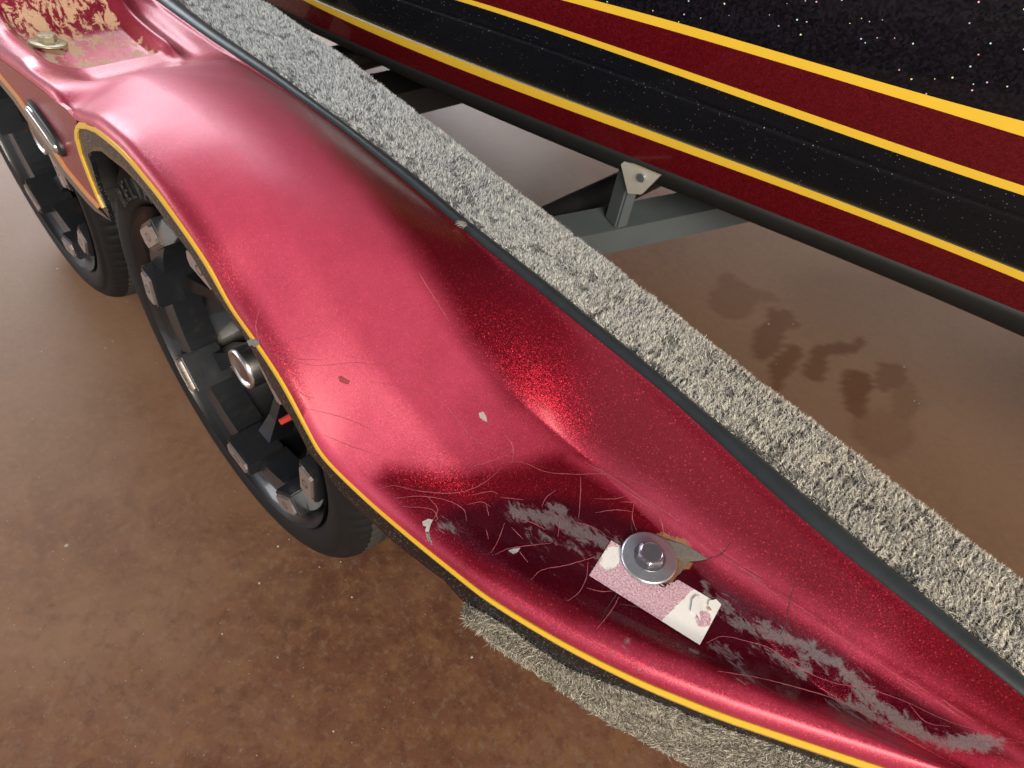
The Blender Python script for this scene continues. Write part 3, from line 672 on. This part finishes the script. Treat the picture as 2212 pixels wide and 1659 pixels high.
# --- carpeted rail
co_px = [(604,-2),(774,116),(1008,296),(1200,448),(1400,600),(1600,760),(1800,912),(2000,1060),(2212,1222)]
ZC = ZI + .004
cp = [un(u-6, v+6, 'z', ZC) for u, v in co_px]
_, yc_t = smooth_table([(p[0], p[1]) for p in cp], sig=.04)
yc = lambda x: np.interp(x, xt, yc_t)
RC_ = .022
def rail_pt(x, s):        # s runs over the cross-section: inner side, top, outer side
    y0 = yi(x) + tw(x) + .002; y1 = yc(x)
    top = (y1 - RC_) - (y0 + .008); L1 = .012; arc0 = .008*math.pi/2; arc1 = RC_*math.pi/2; L2 = .055
    tot = L1+arc0+top+arc1+L2; d = s*tot
    zt = ZC - .006
    conds = [d < L1, d < L1+arc0, d < L1+arc0+top, d < L1+arc0+top+arc1]
    a0 = np.clip((d-L1)/.008, 0, math.pi/2); a1 = np.clip((d-L1-arc0-top)/RC_, 0, math.pi/2)
    yv = np.select(conds, [y0+0*d, y0+.008-.008*np.cos(a0), y0+.008+(d-L1-arc0), y1-RC_+RC_*np.sin(a1)], y1)
    zv = np.select(conds, [zt-.008-(L1-d), zt-.008+.008*np.sin(a0), zt+0*d, zt-RC_+RC_*np.cos(a1)], zt-RC_-(d-L1-arc0-top-arc1))
    ny = np.select(conds, [-1+0*d, -np.cos(a0), 0*d, np.sin(a1)], 1); nz_ = np.select(conds, [0*d, np.sin(a0), 1+0*d, np.cos(a1)], 0)
    zv = zv + .003*(fbm(x*20, yv*20, 8)-.5)
    return np.stack([x+0*d, yv, zv], -1), np.stack([0*d, ny, nz_], -1)
xr = np.linspace(-1.05, 1.3, 330); sr = np.linspace(0, 1, 34)
XX, SS = np.meshgrid(xr, sr, indexing='ij'); P, _n = rail_pt(XX.ravel(), SS.ravel())
rail = mesh_obj('carpeted_rail', P, grid_faces(len(xr), len(sr)), M['carpetbase'], trailer)
tag(rail, 'long rail wrapped in shaggy grey carpet beside the fender')
def fibres(name, R0, N0, L, wdt, cols, parent, flow, lean, curl, mat, label):
    n = len(R0)
    T = flow - N0*np.sum(flow*N0, 1)[:,None]
    d1 = N0 + T*lean[:,None]; d1 /= np.linalg.norm(d1, axis=1)[:,None]
    jt = rng.normal(0, 1, (n,3))*curl; d2 = d1 + T*lean[:,None]*.7 + jt; d2 /= np.linalg.norm(d2, axis=1)[:,None]
    sd = np.cross(d1, rng.normal(0, 1, (n,3))); sd /= np.linalg.norm(sd, axis=1)[:,None]+1e-9
    L = L[:,None]; w_ = wdt[:,None]
    p0 = R0; p1 = R0 + d1*L*.5; p2 = p1 + d2*L*.5
    V = np.stack([p0-sd*w_*.5, p0+sd*w_*.5, p1-sd*w_*.42, p1+sd*w_*.42, p2], 1).reshape(-1, 3).astype(np.float32)
    me = bpy.data.meshes.new(name); b = (np.arange(n)*5)[:,None]
    q = b + np.array([0,1,3,2]); t3 = b + np.array([2,3,4])
    loops = np.concatenate([q, t3], 1).ravel().astype(np.int32)
    me.vertices.add(n*5); me.vertices.foreach_set('co', V.ravel())
    me.loops.add(len(loops)); me.loops.foreach_set('vertex_index', loops)
    me.polygons.add(n*2); st_ = np.stack([np.arange(n)*7, np.arange(n)*7+4], 1).ravel().astype(np.int32)
    me.polygons.foreach_set('loop_start', st_)
    me.update(calc_edges=True); me.materials.append(mat)
    at = me.attributes.new('fcol', 'FLOAT_COLOR', 'POINT')
    c5 = np.repeat(cols, 5, 0); shade = np.tile(np.array([.70,.70,1.0,1.0,1.15]), n)[:,None]   # shade at the fibre roots painted into their colour
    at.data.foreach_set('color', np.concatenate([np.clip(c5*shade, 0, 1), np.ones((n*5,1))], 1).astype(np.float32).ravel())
    o = bpy.data.objects.new(name, me); COL.objects.link(o); o.parent = parent; tag(o, label, kind='stuff'); return o
def clump(a, b, size, seed):
    """nearest jittered clump centre in a 2-D chart -> offset vector and id"""
    i = np.floor(a/size); j = np.floor(b/size); bd = np.full(len(a), 1e9); ox = np.zeros(len(a)); oy = np.zeros(len(a)); cid = np.zeros(len(a))
    for di in (-1,0,1):
        for dj in (-1,0,1):
            ii = i+di; jj = j+dj; cx = (ii+.15+.7*_h(ii, jj, seed))*size; cy = (jj+.15+.7*_h(ii, jj, seed+1))*size
            d = np.hypot(a-cx, b-cy); m = d < bd; bd[m] = d[m]; ox[m] = (cx-a)[m]; oy[m] = (cy-b)[m]; cid[m] = _h(ii, jj, seed+2)[m]
    return ox/size, oy/size, bd/size, cid
NF = 320000
fxr = rng.uniform(-.95, 1.12, NF); fs = rng.uniform(.0, 1, NF)
fxr = np.where(rng.random(NF) < .35, rng.uniform(.2, 1.12, NF), fxr)
P0, N0 = rail_pt(fxr, fs)
ch_s = fs*.23
wx_ = fxr + .008*(fbm(fxr*60, ch_s*60, 41)-.5); wy_ = ch_s + .008*(fbm(fxr*60, ch_s*60, 43)-.5)
ra, rb_ = wx_*.83-wy_*.56, wx_*.56+wy_*.83
def unrot(a, b): return a*.83+b*.56, -a*.56+b*.83
ox, oy, bd, cid = clump(ra, rb_, .0062, 11); ox, oy = unrot(ox, oy)
ox2, oy2, bd2, cid2 = clump(wx_*.6-wy_*.8, wx_*.8+wy_*.6, .021, 17); ox2, oy2 = ox2*.6+oy2*.8, -ox2*.8+oy2*.6
thick = fbm(fxr*26, ch_s*40, 31)
wear = sstep(-.2, .7, fxr)
gap = (fbm(fxr*75, ch_s*75, 51, 3) < (.27+.06*wear))
# tangent frame : along x and across section
tx = np.array([1.0,0,0])[None,:]; tb = np.cross(N0, np.repeat(tx, NF, 0)); 
ang_ = fbm(fxr*9, ch_s*14, 61)*7.0
flow = tx*(ox*(.7+1.3*wear) + ox2*.8*wear + .6*np.cos(ang_))[:,None] - tb*(oy*(.7+1.3*wear) + oy2*.8*wear + .6*np.sin(ang_))[:,None]
# edge fibres comb outward over the trim
Lf = .0046 + .0024*thick + .0022*wear + rng.normal(0, .0010, NF); Lf = np.clip(Lf, .003, .014); Lf = np.where(gap, Lf*.45, Lf)
mixc = np.clip(rng.normal(.58, .36, NF) + .35*(cid-.5), 0, 1)[:,None]
light1 = np.array([.86, .90, .93]); dark1 = np.array([.24, .30, .38]); light2 = np.array([.92, .86, .74]); dark2 = np.array([.19, .18, .19])
wv = sstep(-.35, .85, fxr + .25*(fbm(fxr*12, ch_s*20, 71)-.5))[:,None]  # tan towards the front mixes soiling with the light's warm tint
cl = (light1*(1-wv)+light2*wv)*mixc + (dark1*(1-wv)+dark2*wv)*(1-mixc); cl = np.where(gap[:,None], cl*.55, cl)
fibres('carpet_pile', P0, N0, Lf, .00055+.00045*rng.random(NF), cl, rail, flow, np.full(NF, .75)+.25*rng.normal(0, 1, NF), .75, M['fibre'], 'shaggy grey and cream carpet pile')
# loose tuft that hangs over the trim and a wood splinter on the far edge
def loose_tuft(u, v, n, L_, parent, ax='z', val=ZC):
    p = un(u, v, ax, val); R0 = np.repeat(p[None,:], n, 0) + rng.normal(0, .002, (n,3)); fl_ = np.array([[-.5,-1.0,-.1]]) + rng.normal(0, .4, (n,3))
    c = np.array([.50,.50,.46])*rng.uniform(.6, 1.1, (n,1))
    fibres('loose_tuft', R0, np.repeat(np.array([[0,-.3,.7]]), n, 0), np.full(n, L_), np.full(n, .0006), c, parent, fl_, np.full(n, 1.6), .6, M['fibre'], None)
loose_tuft(1004, 484, 40, .012, rail)

# --- carpeted strip under the front of the skirt
upc = [(1006,1300),(1085,1345),(1213,1432),(1283,1462),(1394,1503),(1505,1549),(1620,1588),(1842,1664),(1960,1705)]
lwc = [(1010,1334),(1072,1400),(1184,1470),(1276,1540),(1370,1597),(1480,1656),(1556,1702),(1716,1812),(1826,1912)]
def resamp(P, n):
    P = spline(P, 10); d = np.r_[0, np.cumsum(np.hypot(*np.diff(P, axis=0).T))]; s = np.linspace(0, d[-1], n)
    return np.stack([np.interp(s, d, P[:,0]), np.interp(s, d, P[:,1])], 1)
nS = 90; A_ = resamp(upc, nS); B_ = resamp(lwc, nS)
SP = np.zeros((nS, 12, 3))
for i in range(nS):
    a = on_side(*A_[i], -.001); b = on_side(*B_[i], .012)
    for k in range(12):
        s = k/11; q = a*(1-s) + b*s; bul = .006*math.sin(math.pi*min(s*1.05, 1))
        SP[i,k] = q + np.array([0,-bul,0])
        if k == 11: SP[i,k] = SP[i,k-1] + np.array([0, .03, -.003])
strip = mesh_obj('carpet_strip', SP.reshape(-1,3), grid_faces(nS, 12), M['carpetbase'], trailer); tag(strip, 'matted frayed carpet strip hanging under the black skirt')
NS = 60000
iu = rng.uniform(0, nS-1.001, NS); kv = rng.uniform(0, 10.3, NS); i0 = iu.astype(int); k0_ = kv.astype(int); fi = (iu-i0)[:,None]; fk = (kv-k0_)[:,None]
R0 = (SP[i0,k0_]*(1-fi)+SP[i0+1,k0_]*fi)*(1-fk) + (SP[i0,k0_+1]*(1-fi)+SP[i0+1,k0_+1]*fi)*fk
du = SP[i0+1,k0_]-SP[i0,k0_]; dk = SP[i0,k0_+1]-SP[i0,k0_]; NN = np.cross(du, dk); NN /= np.linalg.norm(NN, axis=1)[:,None]
NN[NN[:,1] > 0] *= -1
dun = du/np.linalg.norm(du, axis=1)[:,None]
ang2 = fbm(R0[:,0]*22, R0[:,2]*60, 91)*9
flw = dun*(1.2*np.cos(ang2))[:,None] + np.cross(NN, dun)*(1.0*np.sin(ang2))[:,None] + rng.normal(0, .5, (NS,3))
mx = np.clip(rng.normal(.36, .36, NS), 0, 1)[:,None]
cs_ = np.array([.68,.63,.52])*mx + np.array([.085,.072,.058])*(1-mx)
lng = np.where(rng.random(NS) < .04, 2.2, 1.0)
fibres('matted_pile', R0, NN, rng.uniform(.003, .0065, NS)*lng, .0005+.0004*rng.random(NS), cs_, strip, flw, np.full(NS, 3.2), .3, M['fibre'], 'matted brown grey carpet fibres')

# --- wheels
def make_wheel(cx, label, rot0):
    R = .335
    wheel = lathe('wheel', [(.262, -.008), (.259, .004), (.246, .014), (.240, .05), (.232, .12), (.20, .15), (.06, .15), (.0, .15)], M['rimblack'], trailer, 128, cx)
    tag(wheel, label)
    # tyre
    def rf(a, r, y):
        q = 0
        if r > .300:
            ph = (a*96/(2*math.pi)) % 1.0
            if (.008 < y < .05 or y > .155): q = -.0035 if ph < .22 else 0
            elif abs(y-.10) < .035: q = -.0025 if ((ph+.4*(y-.1)/.035) % 1.0) < .16 else 0
        return q
    prof = [(.255, .012), (.262, .000), (.269, -.006), (.278, -.009), (.290, -.012), (.302, -.010), (.303, -.007), (.312, -.005), (.320, .001), (.327, .010), (.3315, .022), (.3335, .040), (.334, .052), (.328, .054), (.328, .060), (.335, .062), (.3355, .098), (.329, .100), (.329, .107), (.3355, .109), (.335, .142), (.328, .144), (.328, .150), (.334, .152), (.3335, .168), (.330, .185), (.322, .197), (.30, .205), (.24, .20), (.225, .17)]
    tyre = lathe('tyre', prof, M['rubber'], wheel, 576, cx, .3355, rfun=rf)
    tyre.data.materials.append(M['tread']); npf = len(prof)-1
    seg_m = [1 if (prof[k][0] > .325 and prof[k+1][0] > .325 and prof[k][1] > .015) else 0 for k in range(npf)]
    tyre.data.polygons.foreach_set('material_index', seg_m*576)
    # blocks with machined plates, ring bars, spokes
    for k in range(8):
        a = math.radians(rot0 + 45*k); rad = Vector((math.cos(a), 0, math.sin(a))); tan = Vector((-math.sin(a), 0, math.cos(a))); out = Vector((0, -1, 0))
        rot = Matrix((tan, out, rad)).transposed()
        C0 = Vector((cx, 0, .335))
        bm = bmesh.new(); add_box(bm, C0 + rad*.222 + Vector((0, .0255, 0)), (.068, .068, .040), rot)
        bm_obj('block', bm, M['block'], wheel, False, .0025)
        bm = bmesh.new(); pts = []
        for (px_, pz_) in [(-.030,-.006),(-.026,-.013),(.026,-.013),(.031,-.004),(.029,.010),(.024,.014),(-.022,.014),(-.028,.010)]: pts.append((px_, pz_))
        lo = [bm.verts.new(C0 + tan*x_ + rad*(.222+z_) + Vector((0, -.0070, 0))) for x_, z_ in pts]; hi = [bm.verts.new(C0 + tan*x_ + rad*(.222+z_) + Vector((0, -.0122, 0))) for x_, z_ in pts]
        bm.faces.new(hi); n8 = len(pts)
        for i in range(n8): bm.faces.new((lo[i], lo[(i+1) % n8], hi[(i+1) % n8], hi[i]))
        pl = bm_obj('face_plate', bm, M['plate'], wheel)
        bm = bmesh.new(); ri, ro = .0052, .0066; nn_ = 20; A, B = [], []
        for i in range(nn_):
            th = 2*math.pi*i/nn_; A.append(bm.verts.new(C0 + tan*(ri*1.3*math.cos(th)) + rad*(.222+ri*math.sin(th)) + Vector((0, -.0126, 0)))); B.append(bm.verts.new(C0 + tan*(ro*1.3*math.cos(th)) + rad*(.222+ro*math.sin(th)) + Vector((0, -.0126, 0))))
        for i in range(nn_): bm.faces.new((A[i], A[(i+1) % nn_], B[(i+1) % nn_], B[i]))
        bm_obj('emblem', bm, M['rimblack'], wheel)
        # ring bar to the next block
        a2 = a + math.radians(22.5); V = []; nb = 7
        for i in range(nb):
            b_ = a + math.radians(8.8) + math.radians(27.4)*i/(nb-1)
            for (r_, y_) in [(.210,.014),(.240,.008),(.242,.066),(.212,.064),(.210,.014)]: V.append((cx+r_*math.cos(b_), y_, .335+r_*math.sin(b_)))
        mesh_obj('ring_bar', V, grid_faces(nb, 5), M['block'], wheel, False)
        # spoke
        V = []; 
        for i, (r_, hw, y0_, y1_) in enumerate([(.045,.012,.085,.12),(.10,.009,.080,.115),(.16,.010,.062,.10),(.206,.018,.040,.085)]):
            for (s_, y_) in [(-hw, y0_), (hw, y0_), (hw*1.1, y1_), (-hw*1.1, y1_), (-hw, y0_)]:
                q = C0 + rad*r_ + tan*s_; V.append((q.x, y_, q.z))
        mesh_obj('spoke', V, grid_faces(4, 5), M['rimblack'], wheel, False)
    lathe('hub', [(.0, .070), (.045, .071), (.062, .076), (.066, .09), (.066, .14)], M['rimblack'], wheel, 48, cx)
    lathe('hub_cap', [(.0265, .024), (.0295, .018), (.0325, .019), (.0340, .025), (.0340, .074)], M['chrome'], wheel, 48, cx+.0)
    lathe('hub_plug', [(.0, .019), (.018, .0195), (.0268, .024)], M['brown'], wheel, 32, cx)
    return wheel
wh1 = make_wheel(0.0, 'nearer black alloy wheel with grey machined plates and chrome hub', 41)
wh2 = make_wheel(-.745, 'further black alloy wheel at the left edge of the photo', 15)
# tyre lettering
C0 = Vector((0, -.0126, .3355))
def tyre_text(word, a0, step, r0, size, flip=False):
    for i, ch in enumerate(word):
        a = math.radians(a0 - i*step*(1 if not flip else -1)); rad = Vector((math.cos(a), 0, math.sin(a))); z_ = Vector((0, -1, 0)); x_ = (rad.cross(z_)) if not flip else (z_.cross(rad))
        yv2 = rad if not flip else -rad
        x_ = yv2.cross(z_)
        c_ = C0 + rad*r0
        mw = Matrix(((x_.x, yv2.x, z_.x, c_.x), (x_.y, yv2.y, z_.y, c_.y), (x_.z, yv2.z, z_.z, c_.z), (0,0,0,1)))
        place_text('letter', text_mesh(ch, size, .0012), M['letter'], mw, wh1)
tyre_text('RELIANCE', 137, 6.6, .286, .040)
# valve and balance details
bm = bmesh.new(); bmesh.ops.create_cone(bm, cap_ends=True, segments=16, radius1=.005, radius2=.0045, depth=.016, matrix=Matrix.Translation((.128, .018, .345)) @ Matrix.Rotation(math.pi/2, 4, 'X'))
bm_obj('valve_cap', bm, M['redcap'], wh1)

# --- frame under the carpet, axles, crossmembers
def box_part(name, c, s, mat, lbl=None, bevel=.004, rot=None):
    bm = bmesh.new(); add_box(bm, Vector(c), s, rot); o = bm_obj(name, bm, mat, trailer, False, bevel); 
    if lbl: tag(o, lbl)
    return o
def rail_beam():
    V = []; xsr = np.linspace(-1.6, 1.7, 60)
    for x in xsr:
        a, b = float(yi(x))+.03, float(yc(x))-.012
        if x > 1.2: a, b = float(yi(1.2))+.03, float(yc(1.2))-.012
        if x < -1.2: a, b = float(yi(-1.2))+.03, float(yc(-1.2))-.012
        for (y_, z_) in [(a,.60),(b,.60),(b,.46),(a,.46),(a,.60)]: V.append((x, y_, z_))
    o = mesh_obj('side_rail', V, grid_faces(len(xsr), 5), M['frame'], trailer, False); return o
rail_beam()
for cx in (0, -.745):
    bm = bmesh.new(); bmesh.ops.create_cone(bm, cap_ends=True, segments=24, radius1=.035, radius2=.035, depth=1.6, matrix=Matrix.Translation((cx, .98, .335)) @ Matrix.Rotation(math.pi/2, 4, 'X'))
    bm_obj('axle', bm, M['frame'], trailer, True)
# crossmember seen below the hull, its post and bracket
def quad_beam(name, pa, pb, wx, hz, mat, lbl):
    pa = Vector(pa); pb = Vector(pb); d = (pb-pa).normalized(); s = Vector((0,0,1)).cross(d).normalized(); V = []
    for p in (pa, pb):
        for (a, b) in [(-1,0),(1,0),(1,-1),(-1,-1),(-1,0)]: V.append(p + s*(a*wx/2) + Vector((0,0,b*hz)))
    bm = bmesh.new(); vs_ = [bm.verts.new(v) for v in V[:4]] + [bm.verts.new(v) for v in V[5:9]]
    for k in range(4): bm.faces.new((vs_[k], vs_[(k+1) % 4], vs_[4+(k+1) % 4], vs_[4+k]))
    bm.faces.new(vs_[:4]); bm.faces.new(vs_[4:]); o = bm_obj(name, bm, mat, trailer, False, .004); tag(o, lbl); return o
zb = .40
e1 = un(1290, 505, 'z', zb); e2 = un(1640, 432, 'z', zb); dirb = (e2-e1)/np.linalg.norm(e2-e1)
sidev = np.cross([0,0,1.0], dirb)
wbm = .07
if sidev[0] > 0: sidev = -sidev
pa = e1 - dirb*.45 + sidev*wbm/2; pb = e2 + dirb*1.2 + sidev*wbm/2
quad_beam('crossmember', pa, pb, wbm, .055, M['beam'], 'grey crossmember beam under the hull')
pp = un(1330, 480, 'z', zb) + sidev*.0
bm = bmesh.new(); add_box(bm, Vector((pp[0], pp[1], zb+.065)), (.028, .040, .13), Matrix.Rotation(math.atan2(dirb[1], dirb[0]), 3, 'Z')); po = bm_obj('post', bm, M['beam'], trailer, False, .004); tag(po, 'short grey post on the crossmember')
# white pentagon bracket: plate facing the camera side
bz = [(1339,345),(1424,380),(1384,420),(1356,418)]
yb_ = float(pp[1]) - .03
BV = [un(u, v, 'y', yb_) for u, v in bz]; BV2 = [b + np.array([0,.006,0]) for b in BV]
V = list(BV)+list(BV2); F = [(0,1,2,3),(7,6,5,4)]+[(i,(i+1) % 4,(i+1) % 4+4,i+4) for i in range(4)]
brk = mesh_obj('bracket', V, F, M['bracket'], trailer, False); tag(brk, 'pale galvanised bracket plate above the post')
bc = un(1386, 384, 'y', yb_-.002); bm = bmesh.new(); bmesh.ops.create_cone(bm, cap_ends=True, segments=12, radius1=.008, radius2=.0075, depth=.006, matrix=Matrix.Translation(bc) @ Matrix.Rotation(math.pi/2, 4, 'X')); bm_obj('bracket_bolt', bm, M['zinc'], trailer)
# second crossmember far up
e1 = un(790, 190, 'z', .40); e2 = un(925, 160, 'z', .40); d2 = (e2-e1)/np.linalg.norm(e2-e1)
quad_beam('crossmember', e1-d2*.4, e2+d2*.8, .10, .06, M['frame'], 'black crossmember beam under the hull near the top of the photo')

# ------------------------------------------------------------------ boat
ZH = .52
low_px = [(681,62),(754,108),(848,150),(918,178),(1117,272),(1324,355),(1416,391),(1620,471),(1850,566),(2173,702),(2330,770)]
HL = np.array([un(u, v, 'z', ZH) for u, v in low_px]); cf = np.polyfit(HL[:,0], HL[:,1], 3)
hy = lambda x: np.polyval(cf, np.clip(x, -.75, .95)) + (np.clip(x, -9, -.75)+.75)*np.polyval(np.polyder(cf), -.75) + (np.clip(x, .95, 9)-.95)*np.polyval(np.polyder(cf), .95)
def hull_y(x, z): return hy(x) - .30*(z-ZH) + .35*np.maximum(0, z-.72)**2
def on_hull(u, v):
    d = ray(u, v); ts = np.linspace(.3, 6, 4000); P = CP + ts[:,None]*d; g = P[:,1] - hull_y(P[:,0], P[:,2])
    i = np.argmax(g > 0); f = g[i-1]/(g[i-1]-g[i]); return P[i-1]*(1-f)+P[i]*f
boat = bpy.data.objects.new('boat', None); COL.objects.link(boat)
tag(boat, 'glossy black and dark red boat hull with yellow pinstripes resting beyond the carpeted rail', 'boat')
lines = dict(
 low=low_px,
 red0=[(646,42),(780,94),(972,187),(1200,272),(1407,354),(1458,376),(1620,440),(1881,545),(2212,676),(2330,722)],
 y1b=[(640,-3),(856,82),(1100,188),(1300,278),(1458,313),(1620,376),(1900,484),(2212,609),(2330,656)],
 y1t=[(660,-5),(880,81),(1110,178),(1310,266),(1458,298),(1620,360),(1900,468),(2212,590),(2330,636)],
 y2b=[(980,0),(1100,34),(1290,100),(1458,161),(1650,228),(1850,299),(2050,367),(2212,421),(2330,460)],
 y2t=[(1010,0),(1120,30),(1300,92),(1458,146),(1650,211),(1850,281),(2050,349),(2212,402),(2330,440)],
 y3b=[(1215,0),(1300,22),(1458,68),(1650,124),(1850,182),(2050,246),(2212,294),(2330,330)],
 y3t=[(1270,0),(1350,18),(1458,46),(1650,104),(1754,137),(1900,176),(2050,218),(2212,262),(2330,294)])
lines['y1b'] = [(646,0),(856,88),(1100,190),(1300,274),(1458,313),(1620,376),(1900,484),(2212,609),(2330,656)]
lines['y1t'] = [(668,0),(880,81),(1110,176),(1310,254),(1458,298),(1620,360),(1900,468),(2212,590),(2330,636)]
zt_ = {}
xh = np.linspace(-1.6, 1.6, 260)
for k, L in lines.items():
    P = np.array([on_hull(*p) for p in spline(L, 4)]); c2 = np.polyfit(P[:,0], P[:,2], 3)
    x0_, x1_ = P[:,0].min(), P[:,0].max(); dc = np.polyder(c2)
    zz = np.polyval(c2, np.clip(xh, x0_, x1_)) + (np.minimum(xh, x0_)-x0_)*np.polyval(dc, x0_) + (np.maximum(xh, x1_)-x1_)*np.polyval(dc, x1_)
    zt_[k] = zz
def hull_band(name, za, zb_, mat, off=0, n=10, lbl=None, groove=False):
    V = []
    for x, a, b in zip(xh, za, zb_):
        for i in range(n):
            z = a + (b-a)*i/(n-1); y = float(hull_y(x, z)) - off
            if groove:
                s = i/(n-1); y += .0025*math.exp(-((s-.70)/.03)**2) + .004*max(0, .70-s)/.7
            V.append((x, y, z))
    o = mesh_obj(name, V, grid_faces(len(xh), n), mat, boat); 
    if lbl: tag(o, lbl)
    return o
# rounded black chine at the bottom
V = []; 
for x, z0, z1 in zip(xh, zt_['low'], zt_['red0']):
    h = z1 - z0; yb = float(hull_y(x, z1))
    h = max(h*1.15, .022)
    for (dy, dz) in [(0, 0), (-.002, -.08*h), (-.004, -.25*h), (-.002, -.55*h), (.002, -.85*h), (.008, -1.0*h), (.03, -1.08*h), (.25, -1.3*h-.03), (.9, -1.5*h-.16)]:
        V.append((x, yb + dy, z1 + dz))
M['chine'] = simple('dull_black_chine', (.012, .013, .013), .5, spec=.3)
ch_ = mesh_obj('chine', V, grid_faces(len(xh), 9), M['chine'], boat); tag(ch_, 'black rounded chine along the bottom of the hull side')
top = np.maximum(zt_['y3t'] + .9, 1.5)
hull_band('hull_side', zt_['red0'], zt_['y1b'], M['hullred'], 0, 10, 'narrow dark red band above the black chine')
hull_band('hull_side', zt_['y1t'], zt_['y2b'], M['hullblack'], -.001, 60, 'broad black band with a shallow groove', groove=True)
hull_band('hull_side', zt_['y2t'], zt_['y3b'], M['hullred'], 0, 14, 'dark red band between the upper yellow stripes')
hull_band('hull_side', zt_['y3t'], zt_['y3t']+.28, M['glitter'], 0, 30, 'black metal flake upper hull with coloured glitter')
for a, b, l in (('y1b','y1t','lowest yellow stripe on the hull'), ('y2b','y2t','middle yellow stripe on the hull'), ('y3b','y3t','widest and highest yellow stripe on the hull')):
    hull_band('pin_stripe', zt_[a]-.0005, zt_[b]+.0005, M['yellow'], .0005, 4, l)

# ------------------------------------------------------------------ grit and chips lying on the floor
V, F = [], []
spots = [(243,738),(228,752),(430,735),(330,690),(640,1140),(655,1148),(625,1165),(600,1180),(690,1225),(736,1214),(560,1260),(70,905),(90,760),(480,1370),(1020,1420),(760,1290),(600,1420),(720,1580),(1975,866),(1985,872),(1880,728),(1660,700),(2150,830)]
for k in range(230): spots.append((random.uniform(0, 1000), random.uniform(600, 1650)))
for k in range(70): spots.append((random.uniform(1400, 2212), random.uniform(560, 1250)))
for k, (u, v) in enumerate(spots):
    p = un(u, v, 'z', .0); r_ = random.uniform(.0012, .0032) if k < 23 else random.uniform(.0004, .0010); i0_ = len(V); m = 5
    a0 = random.random()*6
    for q in range(m): V.append((p[0]+r_*random.uniform(.5, 1.2)*math.cos(a0+q*6.283/m), p[1]+r_*random.uniform(.5, 1.2)*math.sin(a0+q*6.283/m), .0006))
    V.append((p[0], p[1], .0006+r_*.5))
    for q in range(m): F.append((i0_+q, i0_+(q+1) % m, i0_+m))
M['grit'] = simple('pale_grit', (.50, .46, .42), .7, var=.4, nscale=8)
gr = mesh_obj('grit', V, F, M['grit'], None, False); tag(gr, 'pale grit and paint flakes scattered on the stained floor', 'grit', 'stuff')
